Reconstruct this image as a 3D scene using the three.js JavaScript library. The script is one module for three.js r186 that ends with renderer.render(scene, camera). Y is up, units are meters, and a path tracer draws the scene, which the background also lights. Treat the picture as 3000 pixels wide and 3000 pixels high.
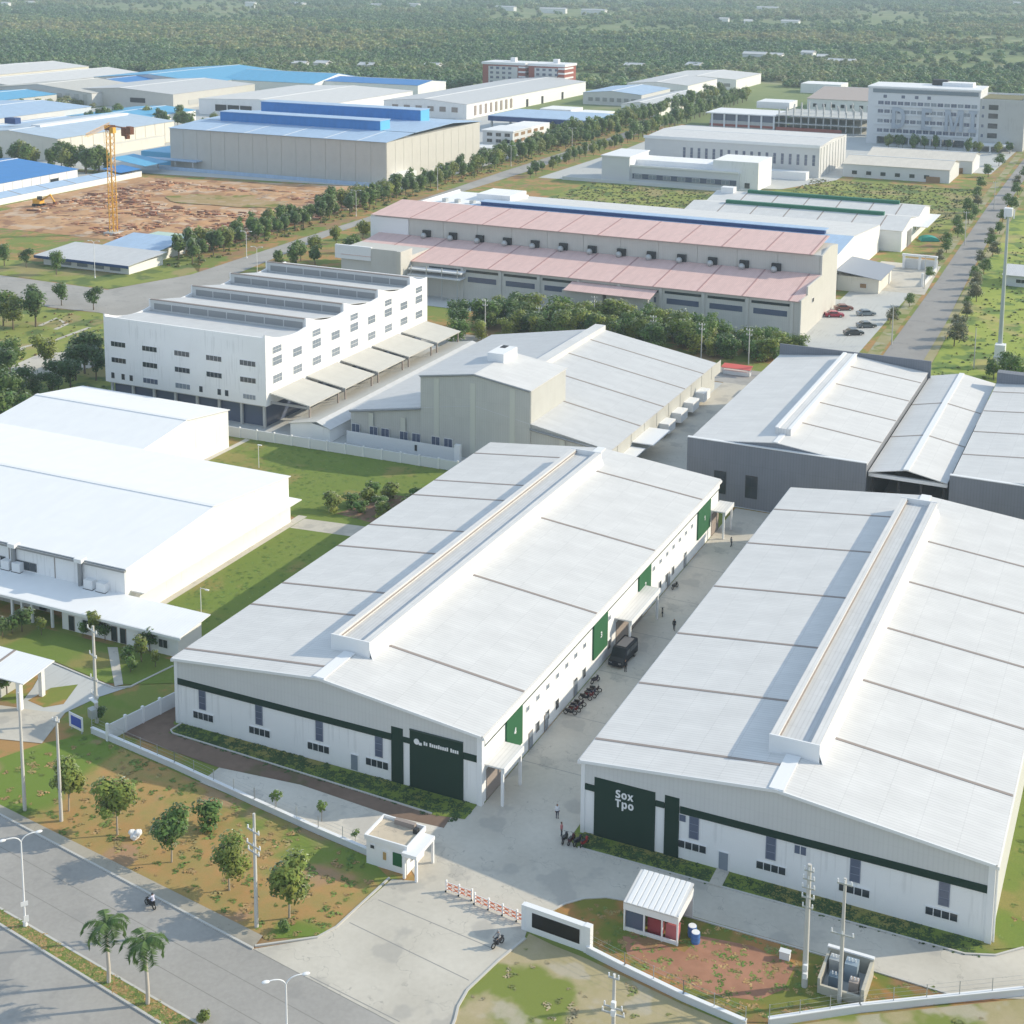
import * as THREE from 'three';
import { mergeGeometries } from 'three/addons/utils/BufferGeometryUtils.js';
import { MarchingCubes } from 'three/addons/objects/MarchingCubes.js';
import { TextGeometry } from 'three/addons/geometries/TextGeometry.js';
import { FontLoader } from 'three/addons/loaders/FontLoader.js';

// ---------------------------------------------------------------- camera, sky, sun, exposure
const scene = new THREE.Scene();
const camera = new THREE.PerspectiveCamera(58.94, 3000 / 4828, 1, 9000);
camera.rotation.order = 'YXZ';
camera.position.set(0, 97, 0);
camera.rotation.set(-0.164, 0.434, 0.007);
camera.setViewOffset(3000, 4828, 0, 1828, 3000, 3000);          // the lens is shifted: the horizon lies above the frame
const renderer = new THREE.WebGLRenderer({ antialias: true });
renderer.toneMapping = THREE.LinearToneMapping;
renderer.toneMappingExposure = 1.04;
renderer.shadowMap.enabled = true;
renderer.setSize(1024, 1024);

const SUN = new THREE.Vector3(1.66, 1, -1.14).normalize();
{ // clear blue sky with a paler, slightly hazy horizon, brighter round the sun
  const W = 512, H = 256, d = new Float32Array(W * H * 4);
  for (let j = 0; j < H; j++) for (let i = 0; i < W; i++) {
    const el = ((j + 0.5) / H - 0.5) * Math.PI, az = ((i + 0.5) / W - 0.5) * 2 * Math.PI;
    const v = [Math.cos(el) * Math.cos(az), Math.sin(el), Math.cos(el) * Math.sin(az)];
    const c = Math.max(0, v[0] * SUN.x + v[1] * SUN.y + v[2] * SUN.z);
    const up = Math.max(0, v[1]), k = Math.pow(1 - up, 3.2), glow = Math.pow(c, 8) * 0.55 + Math.pow(c, 60) * 0.8;
    const o = (j * W + i) * 4;
    d[o] = 0.43 + 0.42 * k + glow; d[o + 1] = 0.58 + 0.35 * k + glow * 0.9; d[o + 2] = 0.78 + 0.19 * k + glow * 0.72; d[o + 3] = 1;
  }
  const t = new THREE.DataTexture(d, W, H, THREE.RGBAFormat, THREE.FloatType);
  t.mapping = THREE.EquirectangularReflectionMapping; t.magFilter = t.minFilter = THREE.LinearFilter; t.needsUpdate = true;
  scene.background = t; scene.environment = t;
}
const sun = new THREE.DirectionalLight(new THREE.Color(1.0, 0.88, 0.68), 4.4);
sun.position.copy(SUN).multiplyScalar(900).add(new THREE.Vector3(-150, 0, -300));
sun.target.position.set(-150, 0, -300);
sun.castShadow = true; sun.shadow.mapSize.set(4096, 4096);
Object.assign(sun.shadow.camera, { left: -500, right: 500, top: 500, bottom: -500, near: 10, far: 2500 });
scene.add(sun, sun.target);
scene.fog = new THREE.FogExp2(new THREE.Color(0.74, 0.89, 1.0), 0.00018);

// ---------------------------------------------------------------- helpers
function rng(seed) { let a = seed >>> 0; return () => { a = (a + 0x6D2B79F5) >>> 0; let t = a; t = Math.imul(t ^ (t >>> 15), t | 1); t ^= t + Math.imul(t ^ (t >>> 7), t | 61); return ((t ^ (t >>> 14)) >>> 0) / 4294967296; }; }
const R0 = rng(7);
const rr = (r, a, b) => a + (b - a) * r();
const lin2s = (x) => { x = Math.min(1, Math.max(0, x)); return x <= 0.0031308 ? 12.92 * x : 1.055 * Math.pow(x, 1 / 2.4) - 0.055; };
function hash(x, y, s) { let h = Math.imul(x, 374761393) ^ Math.imul(y, 668265263) ^ Math.imul(s, 1442695041); h = Math.imul(h ^ (h >>> 13), 1274126177); return ((h ^ (h >>> 16)) >>> 0) / 4294967296; }
function pn(x, y, per, s) { // periodic value noise
  const xi = Math.floor(x), yi = Math.floor(y), fx = x - xi, fy = y - yi, m = (a) => ((a % per) + per) % per;
  const u = fx * fx * (3 - 2 * fx), v = fy * fy * (3 - 2 * fy);
  const a = hash(m(xi), m(yi), s), b = hash(m(xi + 1), m(yi), s), c = hash(m(xi), m(yi + 1), s), d = hash(m(xi + 1), m(yi + 1), s);
  return a + (b - a) * u + (c - a) * v + (a - b - c + d) * u * v;
}
function fbm(u, v, f, oct, s, gain = 0.5) { let t = 0, w = 0, k = 1; for (let i = 0; i < oct; i++) { t += k * pn(u * f, v * f, f, s + i * 17); w += k; k *= gain; f *= 2; } return t / w; }
const mixc = (a, b, t) => { t = Math.min(1, Math.max(0, t)); return [a[0] + (b[0] - a[0]) * t, a[1] + (b[1] - a[1]) * t, a[2] + (b[2] - a[2]) * t]; };
const sstep = (a, b, x) => { x = Math.min(1, Math.max(0, (x - a) / (b - a))); return x * x * (3 - 2 * x); };
function tex(n, metres, fn) { // fn(u, v) -> linear rgb
  const d = new Uint8Array(n * n * 4);
  for (let j = 0; j < n; j++) for (let i = 0; i < n; i++) { const c = fn(i / n, j / n), o = (j * n + i) * 4; d[o] = lin2s(c[0]) * 255; d[o + 1] = lin2s(c[1]) * 255; d[o + 2] = lin2s(c[2]) * 255; d[o + 3] = 255; }
  const t = new THREE.DataTexture(d, n, n); t.colorSpace = THREE.SRGBColorSpace; t.wrapS = t.wrapT = THREE.RepeatWrapping; t.magFilter = THREE.LinearFilter; t.minFilter = THREE.LinearMipmapLinearFilter; t.generateMipmaps = true;
  t.repeat.set(1 / metres, 1 / metres); t.needsUpdate = true; return t;
}
const col = (r, g, b) => new THREE.Color().setRGB(r, g, b);
const M = (r, g, b, rough = 0.85, o = {}) => new THREE.MeshStandardMaterial({ color: col(r, g, b), roughness: rough, ...o });
const MT = (map, rough = 0.95, o = {}) => new THREE.MeshStandardMaterial({ map, roughness: rough, ...o });

// ---------------------------------------------------------------- textures: what the surfaces are made of
const texConcrete = tex(512, 24, (u, v) => { const n = fbm(u, v, 4, 6, 1), m = fbm(u, v, 64, 3, 9); let c = mixc([0.46, 0.43, 0.37], [0.62, 0.585, 0.515], n * 0.9 + m * 0.35 - 0.15); const st = sstep(0.60, 0.72, fbm(u, v, 7, 4, 31)); c = mixc(c, [0.33, 0.32, 0.30], st * 0.45); const cr = Math.abs(fbm(u, v, 5, 5, 37, 0.6) - 0.5); return mixc(c, [0.24, 0.23, 0.21], (1 - sstep(0.0, 0.006, cr)) * 0.55); });
const texAsphalt = tex(512, 26, (u, v) => { const n = fbm(u, v, 3, 6, 3), m = fbm(u, v, 90, 2, 5); let c = mixc([0.30, 0.288, 0.27], [0.42, 0.405, 0.38], n + m * 0.4 - 0.2); const st = sstep(0.62, 0.72, fbm(u, v, 9, 4, 77)); return mixc(c, [0.26, 0.255, 0.245], st * 0.4); });
const crackle = (u, v, f, s) => Math.abs(fbm(u, v, f, 5, s, 0.6) - 0.5);
const GR = { lush: [0.155, 0.23, 0.032], mid: [0.20, 0.24, 0.048], dry: [0.36, 0.25, 0.10], straw: [0.42, 0.34, 0.19], soil: [0.26, 0.15, 0.09], dark: [0.06, 0.10, 0.025] };
const texLawn = tex(1024, 70, (u, v) => { const a = fbm(u, v, 6, 5, 11), b = fbm(u, v, 60, 3, 12), f = hash(u * 1024 | 0, v * 1024 | 0, 4); let c = mixc(GR.lush, GR.mid, a * 1.2 + b * 0.5 - 0.4); c = mixc(c, GR.dry, sstep(0.56, 0.72, fbm(u, v, 9, 5, 14)) * 0.55); return mixc(c, GR.dark, f * 0.35); });
const texVerge = tex(1024, 60, (u, v) => { const a = fbm(u, v, 7, 5, 21), b = fbm(u, v, 50, 3, 22), f = hash(u * 1024 | 0, v * 1024 | 0, 6); let c = mixc([0.42, 0.235, 0.09], GR.mid, sstep(0.40, 0.62, a * 0.75 + b * 0.3)); c = mixc(c, GR.lush, sstep(0.55, 0.68, fbm(u, v, 12, 4, 24)) * 0.8); c = mixc(c, [0.34, 0.19, 0.11], sstep(0.60, 0.70, fbm(u, v, 10, 4, 25)) * 0.8); return mixc(c, GR.dark, f * 0.22); });
// front verge: dry orange grass beside the pavement, greener turf towards the wall, at the left and at the driveway tip
const texFront = tex(1024, 64, (u, v) => { const x = -128 + u * 64, z = v > 0.5 ? -(64 + v * 64) : -(128 + v * 64), zs = -115.3 + 0.15 * (x + 115.4), zw = -132.9 + 0.157 * (x + 119.6), t = (zs - z) / (zs - zw), n = fbm(u, v, 7, 5, 321), m = fbm(u, v, 40, 4, 322), f = hash(u * 1024 | 0, v * 1024 | 0, 16);
  const green = Math.max(sstep(0.4, 1.0, t) * 0.62, sstep(-109, -116, x), sstep(-79.5, -77, x) * sstep(-116, -112, z)); let c = mixc([0.46, 0.26, 0.10], [0.33, 0.27, 0.09], m * 1.4 - 0.2); c = mixc(c, GR.mid, sstep(0.30, 0.75, green + (n - 0.5) * 1.5 + (m - 0.5) * 0.5)); c = mixc(c, GR.lush, sstep(0.85, 1.3, green + n * 0.8)); c = mixc(c, [0.40, 0.24, 0.16], sstep(0.62, 0.72, fbm(u, v, 9, 4, 325)) * 0.7); return mixc(c, GR.dark, f * 0.18); });
const texField = tex(1024, 120, (u, v) => { const a = fbm(u, v, 8, 5, 41), b = fbm(u, v, 70, 3, 42), f = hash(u * 1024 | 0, v * 1024 | 0, 8); let c = mixc([0.20, 0.25, 0.045], [0.31, 0.33, 0.075], a * 1.4 + b * 0.6 - 0.5); c = mixc(c, [0.11, 0.165, 0.04], sstep(0.52, 0.66, fbm(u, v, 22, 4, 43))); c = mixc(c, [0.38, 0.29, 0.14], sstep(0.58, 0.70, fbm(u, v, 12, 5, 44)) * 0.7); return mixc(c, GR.dark, f * 0.25); });
const texSoil = tex(512, 30, (u, v) => { const a = fbm(u, v, 6, 6, 51), b = fbm(u, v, 40, 3, 52); let c = mixc([0.16, 0.095, 0.062], [0.30, 0.19, 0.13], a + b * 0.4 - 0.2); return mixc(c, [0.12, 0.12, 0.04], sstep(0.58, 0.70, fbm(u, v, 11, 4, 53)) * 0.5); });
const texSite = tex(1024, 90, (u, v) => { const a = fbm(u, v, 9, 6, 61), b = fbm(u, v, 50, 3, 62); let c = mixc([0.40, 0.21, 0.095], [0.58, 0.36, 0.195], a * 1.3 + b * 0.5 - 0.4); c = mixc(c, [0.24, 0.12, 0.075], sstep(0.57, 0.68, fbm(u, v, 26, 4, 63)) * 0.7); return mixc(c, [0.56, 0.44, 0.33], sstep(0.60, 0.70, fbm(u, v, 17, 4, 64)) * 0.7); });
const texStraw = tex(1024, 48, (u, v) => { const a = fbm(u, v, 6, 5, 351), b = fbm(u, v, 44, 4, 352), f = hash(u * 1024 | 0, v * 1024 | 0, 26); let c = mixc([0.46, 0.38, 0.24], [0.34, 0.30, 0.13], a * 1.3 + b * 0.6 - 0.5); c = mixc(c, GR.mid, sstep(0.50, 0.64, fbm(u, v, 8, 5, 354))); c = mixc(c, [0.48, 0.43, 0.35], sstep(0.58, 0.70, fbm(u, v, 13, 4, 355)) * 0.7); return mixc(c, GR.dark, f * 0.18); });
const texWood = tex(1024, 700, (u, v) => { const a = fbm(u, v, 9, 5, 71), b = fbm(u, v, 90, 3, 72); let c = mixc([0.12, 0.18, 0.06], [0.21, 0.255, 0.095], a * 1.2 + b * 0.6 - 0.4); return mixc(c, [0.33, 0.31, 0.18], sstep(0.60, 0.70, fbm(u, v, 14, 5, 74)) * 0.6); });
// profiled steel sheet: faint run marks along the ribs (v) and slight sheet-to-sheet differences
const sheetTex = (base, amp, s) => tex(1024, 16, (u, v) => { const rib = Math.abs(((u * 32) % 1) - 0.5) > 0.36 ? 1 : 0, lap = Math.abs(((v * 4) % 1) - 0.5) > 0.485 ? 1 : 0, k = 1 + amp * ((hash(Math.floor(u * 16), Math.floor(v * 4), s) - 0.5) * 0.45 + (pn(u * 64, v * 8, 512, s) - 0.5) * 0.3 + (fbm(u, v, 8, 4, s + 3) - 0.5) * 0.9 - 0.75 * rib - 0.6 * lap); return [base[0] * k, base[1] * k, base[2] * k]; });
const texRoofWhite = sheetTex([0.68, 0.675, 0.665], 0.13, 101), texRoofGrey = sheetTex([0.58, 0.59, 0.60], 0.13, 111), texRoofPink = sheetTex([0.70, 0.49, 0.455], 0.14, 121), texRoofBeige = sheetTex([0.56, 0.55, 0.51], 0.10, 131), texRoofBlue = sheetTex([0.035, 0.22, 0.56], 0.16, 141), texRoofPale = sheetTex([0.40, 0.54, 0.72], 0.14, 151), texCladGrey = sheetTex([0.63, 0.635, 0.63], 0.05, 161), texCladBeige = sheetTex([0.50, 0.505, 0.475], 0.08, 171), texSlate = sheetTex([0.195, 0.21, 0.24], 0.12, 181), texRoofSky = sheetTex([0.10, 0.40, 0.66], 0.15, 191);
const plaster = (base, s) => tex(512, 20, (u, v) => { const k = 1 + 0.07 * (fbm(u, v, 6, 5, s) - 0.5) + 0.04 * (hash(u * 512 | 0, v * 512 | 0, s) - 0.5) - 0.10 * sstep(0.64, 0.76, pn(u * 96, v * 5, 480, s + 2) * 0.5 + fbm(u, v, 5, 4, s + 5) * 0.5); return [base[0] * k, base[1] * k, base[2] * k]; });
const texWhite = plaster([0.84, 0.845, 0.85], 201), texCream = plaster([0.71, 0.685, 0.61], 211), texDull = plaster([0.50, 0.51, 0.50], 221);
const texBark = tex(128, 2, (u, v) => { const n = fbm(u, v, 16, 3, 301); return mixc([0.10, 0.075, 0.05], [0.24, 0.19, 0.14], n); });

const mat = {
  roofWhite: MT(texRoofWhite, 0.55), roofGrey: MT(texRoofGrey, 0.55), roofPink: MT(texRoofPink, 0.75), roofBeige: MT(texRoofBeige, 0.7), roofBlue: MT(texRoofBlue, 0.5), roofPale: MT(texRoofPale, 0.55), roofSky: MT(texRoofSky, 0.5),
  cladGrey: MT(texCladGrey, 0.7), cladBeige: MT(texCladBeige, 0.75), slate: MT(texSlate, 0.75), cladWarm: MT(sheetTex([0.575, 0.565, 0.525], 0.07, 241), 0.75), white: MT(texWhite, 0.85), cream: MT(texCream, 0.85), dull: MT(texDull, 0.9),
  strip: M(0.20, 0.225, 0.30, 0.6), roofBright: MT(sheetTex([0.84, 0.85, 0.86], 0.05, 231), 0.6), trim: M(0.80, 0.81, 0.82, 0.5), seam: M(0.31, 0.265, 0.24, 0.85), gutter: M(0.30, 0.31, 0.32, 0.5, { metalness: 0.3 }), dark: M(0.03, 0.032, 0.035, 0.6), void: M(0.012, 0.012, 0.014, 0.9),
  darkGreen: M(0.006, 0.032, 0.02, 0.85), green: M(0.015, 0.11, 0.04, 0.8), teal: M(0.012, 0.15, 0.085, 0.6), blueTrim: M(0.012, 0.055, 0.19, 0.5), skyTrim: M(0.12, 0.45, 0.72, 0.5),
  glass: new THREE.MeshPhysicalMaterial({ color: col(0.035, 0.045, 0.055), roughness: 0.12, metalness: 0.0, clearcoat: 0.5 }), glassBlue: new THREE.MeshPhysicalMaterial({ color: col(0.10, 0.125, 0.19), roughness: 0.18, clearcoat: 0.4 }), glassPale: new THREE.MeshPhysicalMaterial({ color: col(0.22, 0.26, 0.31), roughness: 0.2, clearcoat: 0.4 }),
  concrete: MT(texConcrete, 0.95), asphalt: MT(texAsphalt, 0.95), lawn: MT(texLawn, 1), verge: MT(texVerge, 1), front: MT(texFront, 1), field: MT(texField, 1), soil: MT(texSoil, 1), site: MT(texSite, 1), wood: MT(texWood, 1),
  kerb: M(0.52, 0.51, 0.48, 0.9), paleWall: M(0.66, 0.68, 0.70, 0.85), steel: M(0.48, 0.50, 0.50, 0.45, { metalness: 0.4 }), pole: M(0.55, 0.54, 0.51, 0.9), poleDark: M(0.22, 0.24, 0.23, 0.7), orange: M(0.80, 0.19, 0.06, 0.6), yellow: M(0.78, 0.42, 0.05, 0.6), bark: MT(texBark, 0.95), black: M(0.012, 0.012, 0.014, 0.35), red: M(0.42, 0.02, 0.03, 0.4), brick: M(0.33, 0.10, 0.075, 0.85), rust: M(0.20, 0.08, 0.045, 0.85), rubber: M(0.02, 0.02, 0.02, 0.9), chrome: M(0.6, 0.6, 0.6, 0.25, { metalness: 0.9 }), timber: M(0.30, 0.19, 0.10, 0.9),
};

// ---------------------------------------------------------------- things and parts
const taken = new Map();
function numbered(n) { const k = taken.get(n) ?? 0; taken.set(n, k + 1); return k ? n + '_' + String(k).padStart(3, '0') : n; }
const lit = (m) => { m.castShadow = m.receiveShadow = true; return m; };
function tag(o, label, category, group) { o.userData.label = label; o.userData.category = category; if (group) o.userData.group = group; return o; }
function thing(name, label, category, x, y, z, group) { const g = new THREE.Group(); g.name = numbered(name); g.position.set(x, y, z); scene.add(g); return tag(g, label, category, group); }
const origin = (p) => { let x = 0, y = 0, z = 0; for (let q = p; q && q !== scene; q = q.parent) { x += q.position.x; y += q.position.y; z += q.position.z; } return [x, y, z]; };
function part(p, name, geo, m, x = 0, y = 0, z = 0) { const o = lit(new THREE.Mesh(geo, m)); o.name = name; o.position.set(x, y, z); p.add(o); return o; }   // place local to p
const boxes = new Map();
function boxGeo(w, h, d, turn = false) { // box whose uv is in metres; turn: u runs along z on the top face
  const k = w.toFixed(2) + '|' + h.toFixed(2) + '|' + d.toFixed(2) + turn; if (boxes.has(k)) return boxes.get(k);
  const g = new THREE.BoxGeometry(w, h, d), u = g.attributes.uv, s = [[d, h], [d, h], [w, d], [w, d], [w, h], [w, h]];
  for (let i = 0; i < 24; i++) { const f = s[i >> 2]; const a = u.getX(i) * f[0], b = u.getY(i) * f[1]; if (turn && (i >> 3) === 1) u.setXY(i, b, a); else u.setXY(i, a, b); }
  boxes.set(k, g); return g;
}
function box(p, name, m, x0, x1, y0, y1, z0, z1) { // world coordinates, child of p
  const o = origin(p); return part(p, name, boxGeo(Math.abs(x1 - x0), Math.abs(y1 - y0), Math.abs(z1 - z0)), m, (x0 + x1) / 2 - o[0], (y0 + y1) / 2 - o[1], (z0 + z1) / 2 - o[2]);
}
function sheet(name, pts, y, m, bevel) { // flat ground sheet, uv in metres
  const s = new THREE.Shape(pts.map(([x, z]) => new THREE.Vector2(x, -z))), g = new THREE.ShapeGeometry(s); g.rotateX(-Math.PI / 2);
  const o = new THREE.Mesh(g, m); o.name = numbered(name); o.position.y = y; o.receiveShadow = true; o.userData.kind = 'structure'; scene.add(o); return o;
}
function slab(p, name, m, pts, y0, y1) { // upright prism over a plan outline, child of p or a structure of its own
  const s = new THREE.Shape(pts.map(([x, z]) => new THREE.Vector2(x, -z))), g = new THREE.ExtrudeGeometry(s, { depth: y1 - y0, bevelEnabled: false }); g.rotateX(-Math.PI / 2);
  const o = lit(new THREE.Mesh(g, m)); o.name = p ? name : numbered(name); o.position.y = y0;
  if (p) { const q = origin(p); o.position.set(-q[0], y0 - q[1], -q[2]); p.add(o); } else { o.userData.kind = 'structure'; scene.add(o); }
  return o;
}
const ribbon = (pts, w) => { // outline of a strip of width w to the left of a polyline
  const L = [], n = pts.length;
  for (let i = 0; i < n; i++) { const a = pts[Math.max(0, i - 1)], b = pts[Math.min(n - 1, i + 1)], dx = b[0] - a[0], dz = b[1] - a[1], l = Math.hypot(dx, dz); L.push([pts[i][0] + dz / l * w, pts[i][1] - dx / l * w]); }
  return pts.concat(L.reverse());
};
function bar(p, name, m, a, b, r, sides = 5) { // round bar between two world points
  const A = new THREE.Vector3(...a), B = new THREE.Vector3(...b), o = origin(p), g = new THREE.CylinderGeometry(r, r, A.distanceTo(B), sides, 1);
  g.applyQuaternion(new THREE.Quaternion().setFromUnitVectors(new THREE.Vector3(0, 1, 0), B.clone().sub(A).normalize()));
  return part(p, name, g, m, (A.x + B.x) / 2 - o[0], (A.y + B.y) / 2 - o[1], (A.z + B.z) / 2 - o[2]);
}
function barGeo(a, b, r, sides = 5, r2 = r) { const A = new THREE.Vector3(...a), B = new THREE.Vector3(...b), g = new THREE.CylinderGeometry(r2, r, A.distanceTo(B), sides, 1); g.applyQuaternion(new THREE.Quaternion().setFromUnitVectors(new THREE.Vector3(0, 1, 0), B.clone().sub(A).normalize())); g.translate((A.x + B.x) / 2, (A.y + B.y) / 2, (A.z + B.z) / 2); return g; }
// one roof slope split into panels; from (a0 along the ridge axis) to a1; low edge (c0, h0), high edge (c1, h1) across it
function slope(p, axis, m, a0, a1, c0, h0, c1, h1, cuts = [], seamMat = mat.seam, name = 'roof_panel', t = 0.14) {
  const ends = [a0, ...cuts.filter((v) => v > Math.min(a0, a1) + 0.3 && v < Math.max(a0, a1) - 0.3).sort((x, y) => (a1 > a0 ? x - y : y - x)), a1], S = Math.hypot(c1 - c0, h1 - h0), ang = Math.atan2(h1 - h0, c1 - c0), o = origin(p), out = [];
  for (let i = 0; i + 1 < ends.length; i++) {
    const u = (ends[i] + ends[i + 1]) / 2, w = Math.abs(ends[i + 1] - ends[i]) - (ends.length > 2 ? 0.05 : 0);
    let g, q;
    if (axis === 'z') { g = boxGeo(S, t, w, true); q = part(p, name, g, m, (c0 + c1) / 2 - o[0], (h0 + h1) / 2 - o[1], u - o[2]); q.rotation.z = ang; }
    else { g = boxGeo(w, t, S); q = part(p, name, g, m, u - o[0], (h0 + h1) / 2 - o[1], (c0 + c1) / 2 - o[2]); q.rotation.x = -ang; }
    out.push(q);
  }
  for (let i = 1; i + 1 < ends.length; i++) { // raised lap strip over each joint
    const u = ends[i], up = Math.cos(ang) < 0 ? -1 : 1, nx = -Math.sin(ang) * t * 0.5 * up, ny = Math.cos(ang) * t * 0.5 * up; let q;
    if (axis === 'z') { q = part(p, 'roof_seam', boxGeo(S * 0.995, 0.10, 0.42), seamMat, (c0 + c1) / 2 - o[0] + nx, (h0 + h1) / 2 - o[1] + ny, u - o[2]); q.rotation.z = ang; }
    else { q = part(p, 'roof_seam', boxGeo(0.42, 0.10, S * 0.995), seamMat, u - o[0], (h0 + h1) / 2 - o[1] + ny, (c0 + c1) / 2 - o[2] + nx); q.rotation.x = -ang; }
  }
  return out;
}
// walls of a gabled hall: pentagon prism. axis 'z': ridge along z, gable faces +z
function gableWall(p, name, axis, m, x0, x1, z0, z1, eave, ridge, y0 = 0) {
  const o = origin(p), s = new THREE.Shape(), a = axis === 'z' ? x0 : z0, b = axis === 'z' ? x1 : z1, mid = (a + b) / 2;
  if (axis === 'z') { s.moveTo(a, y0); s.lineTo(b, y0); s.lineTo(b, eave); s.lineTo(mid, ridge); s.lineTo(a, eave); const g = new THREE.ExtrudeGeometry(s, { depth: Math.abs(z1 - z0), bevelEnabled: false }); return part(p, name, g, m, -o[0], -o[1], Math.min(z0, z1) - o[2]); }
  s.moveTo(-a, y0); s.lineTo(-b, y0); s.lineTo(-b, eave); s.lineTo(-mid, ridge); s.lineTo(-a, eave);
  const g = new THREE.ExtrudeGeometry(s, { depth: Math.abs(x1 - x0), bevelEnabled: false }); g.rotateY(Math.PI / 2); return part(p, name, g, m, Math.min(x0, x1) - o[0], -o[1], -o[2]);
}
// simple gabled hall with wall, roof panels, ridge cap, eave gutters
function hall(t, axis, x0, x1, z0, z1, eave, ridge, wallM, roofM, o = {}) {
  const over = o.over ?? 0.4; gableWall(t, 'wall', axis, wallM, x0, x1, z0, z1, eave - 0.12, ridge - 0.12);
  const a0 = axis === 'z' ? z0 : x0, a1 = axis === 'z' ? z1 : x1, c0 = axis === 'z' ? x0 : z0, c1 = axis === 'z' ? x1 : z1, mid = (c0 + c1) / 2, k = (ridge - eave) / Math.abs(mid - c0), sa = Math.sign(a1 - a0), sc = Math.sign(c1 - c0);
  slope(t, axis, roofM, a0 - sa * over, a1 + sa * over, c0 - sc * over, eave - k * over, mid, ridge, o.cuts ?? []);
  slope(t, axis, o.roof2 ?? roofM, a0 - sa * over, a1 + sa * over, c1 + sc * over, eave - k * over, mid, ridge, o.cuts2 ?? o.cuts ?? []);
  if (axis === 'z') box(t, 'ridge_cap', o.capM ?? mat.trim, mid - 0.45, mid + 0.45, ridge + 0.02, ridge + 0.16, a0 - sa * over, a1 + sa * over);
  else box(t, 'ridge_cap', o.capM ?? mat.trim, a0 - sa * over, a1 + sa * over, ridge + 0.02, ridge + 0.16, mid - 0.45, mid + 0.45);
}
// windows: a frame on the wall face with panes set in it. face 'z+' or 'x+'; a0..a1 along the wall
function windowOn(p, face, at, a0, a1, y0, y1, n = 2, rows = 1, gm = mat.glass, fm = mat.trim, name = 'window', gap = 0.07) {
  const fz = face[0] === 'z', d = face[1] === '+' ? 1 : -1, w = fz ? box(p, name, fm, a0, a1, y0, y1, at, at + d * 0.08) : box(p, name, fm, at, at + d * 0.08, y0, y1, a0, a1);
  const A = Math.min(a0, a1), L = Math.abs(a1 - a0), W = (L - gap) / n, Hh = (y1 - y0 - gap) / rows;
  for (let i = 0; i < n; i++) for (let j = 0; j < rows; j++) {
    const u0 = A + gap + i * W, u1 = A + (i + 1) * W, v0 = y0 + gap + j * Hh, v1 = y0 + (j + 1) * Hh;
    if (fz) box(w, 'pane', gm, u0, u1, v0, v1, at + d * 0.03, at + d * 0.10); else box(w, 'pane', gm, at + d * 0.03, at + d * 0.10, v0, v1, u0, u1);
  }
  return w;
}

// ---------------------------------------------------------------- the ground
{ const g = new THREE.PlaneGeometry(12000, 9000, 1, 1); g.rotateX(-Math.PI / 2); const u = g.attributes.uv; for (let i = 0; i < 4; i++) u.setXY(i, u.getX(i) * 12000, u.getY(i) * 9000); const o = new THREE.Mesh(g, mat.wood); o.name = 'ground'; o.position.set(-900, 0, -4000); o.receiveShadow = true; o.userData.kind = 'structure'; scene.add(o); }
sheet('park_ground', [[-640, -60], [120, -60], [120, -830], [-640, -830]], 0.02, mat.verge);
// front road, in two carriageways with a planted median
const kerbZ = (x) => -113.9 + 0.168 * (x + 114.5), medFar = (x) => -101.75 + 0.166 * (x + 104.8), medNear = (x) => -99.6 + 0.18 * (x + 102.7);
const strip = (f, x0, x1, n = 6) => Array.from({ length: n + 1 }, (_, i) => { const x = x0 + (x1 - x0) * i / n; return [x, f(x)]; });
sheet('road', [...strip(kerbZ, -175, 40), ...strip(medFar, 40, -175)], 0.05, mat.asphalt);
sheet('road', [...strip(medNear, -175, 40), [40, -60], [-175, -70]], 0.05, mat.asphalt);
slab(null, 'median', mat.verge, [...strip((x) => medFar(x) + 0.2, -175, 40), ...strip((x) => medNear(x) - 0.2, 40, -175)], 0.03, 0.17);
for (const [f, a, b, e] of [[medFar, -175, 40, 0.1], [medNear, -175, 40, -0.1], [kerbZ, -175, -77.6, 0], [kerbZ, -54.5, 40, 0]]) slab(null, 'kerb', mat.kerb, [...strip((x) => f(x) + e - 0.12, a, b), ...strip((x) => f(x) + e + 0.12, b, a)], 0.03, 0.19);
const sideZ = (x) => -115.3 + 0.150 * (x + 115.4);
sheet('pavement', [...strip((x) => kerbZ(x) - 0.12, -175, -77.6), ...strip(sideZ, -77.8, -175)], 0.17, MT(texConcrete, 0.95, { color: col(0.72, 0.70, 0.66) }));
sheet('verge', [[-128, -118.6], ...strip((x) => sideZ(x) - 0.02, -127, -77.9), [-77.4, -109.4], [-72.9, -112.2], [-72.0, -114.2], [-71.7, -116.4], [-71.2, -123.4], [-75, -125.6], [-119.5, -132.5], [-123.4, -128.4]], 0.06, mat.front);
for (const k of [0.36, 0.68]) sheet('road_joint', [...strip((x) => kerbZ(x) + (medFar(x) - kerbZ(x)) * k, -175, 40), ...strip((x) => kerbZ(x) + (medFar(x) - kerbZ(x)) * k + 0.09, 40, -175)], 0.054, M(0.25, 0.24, 0.22, 0.95));
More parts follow.
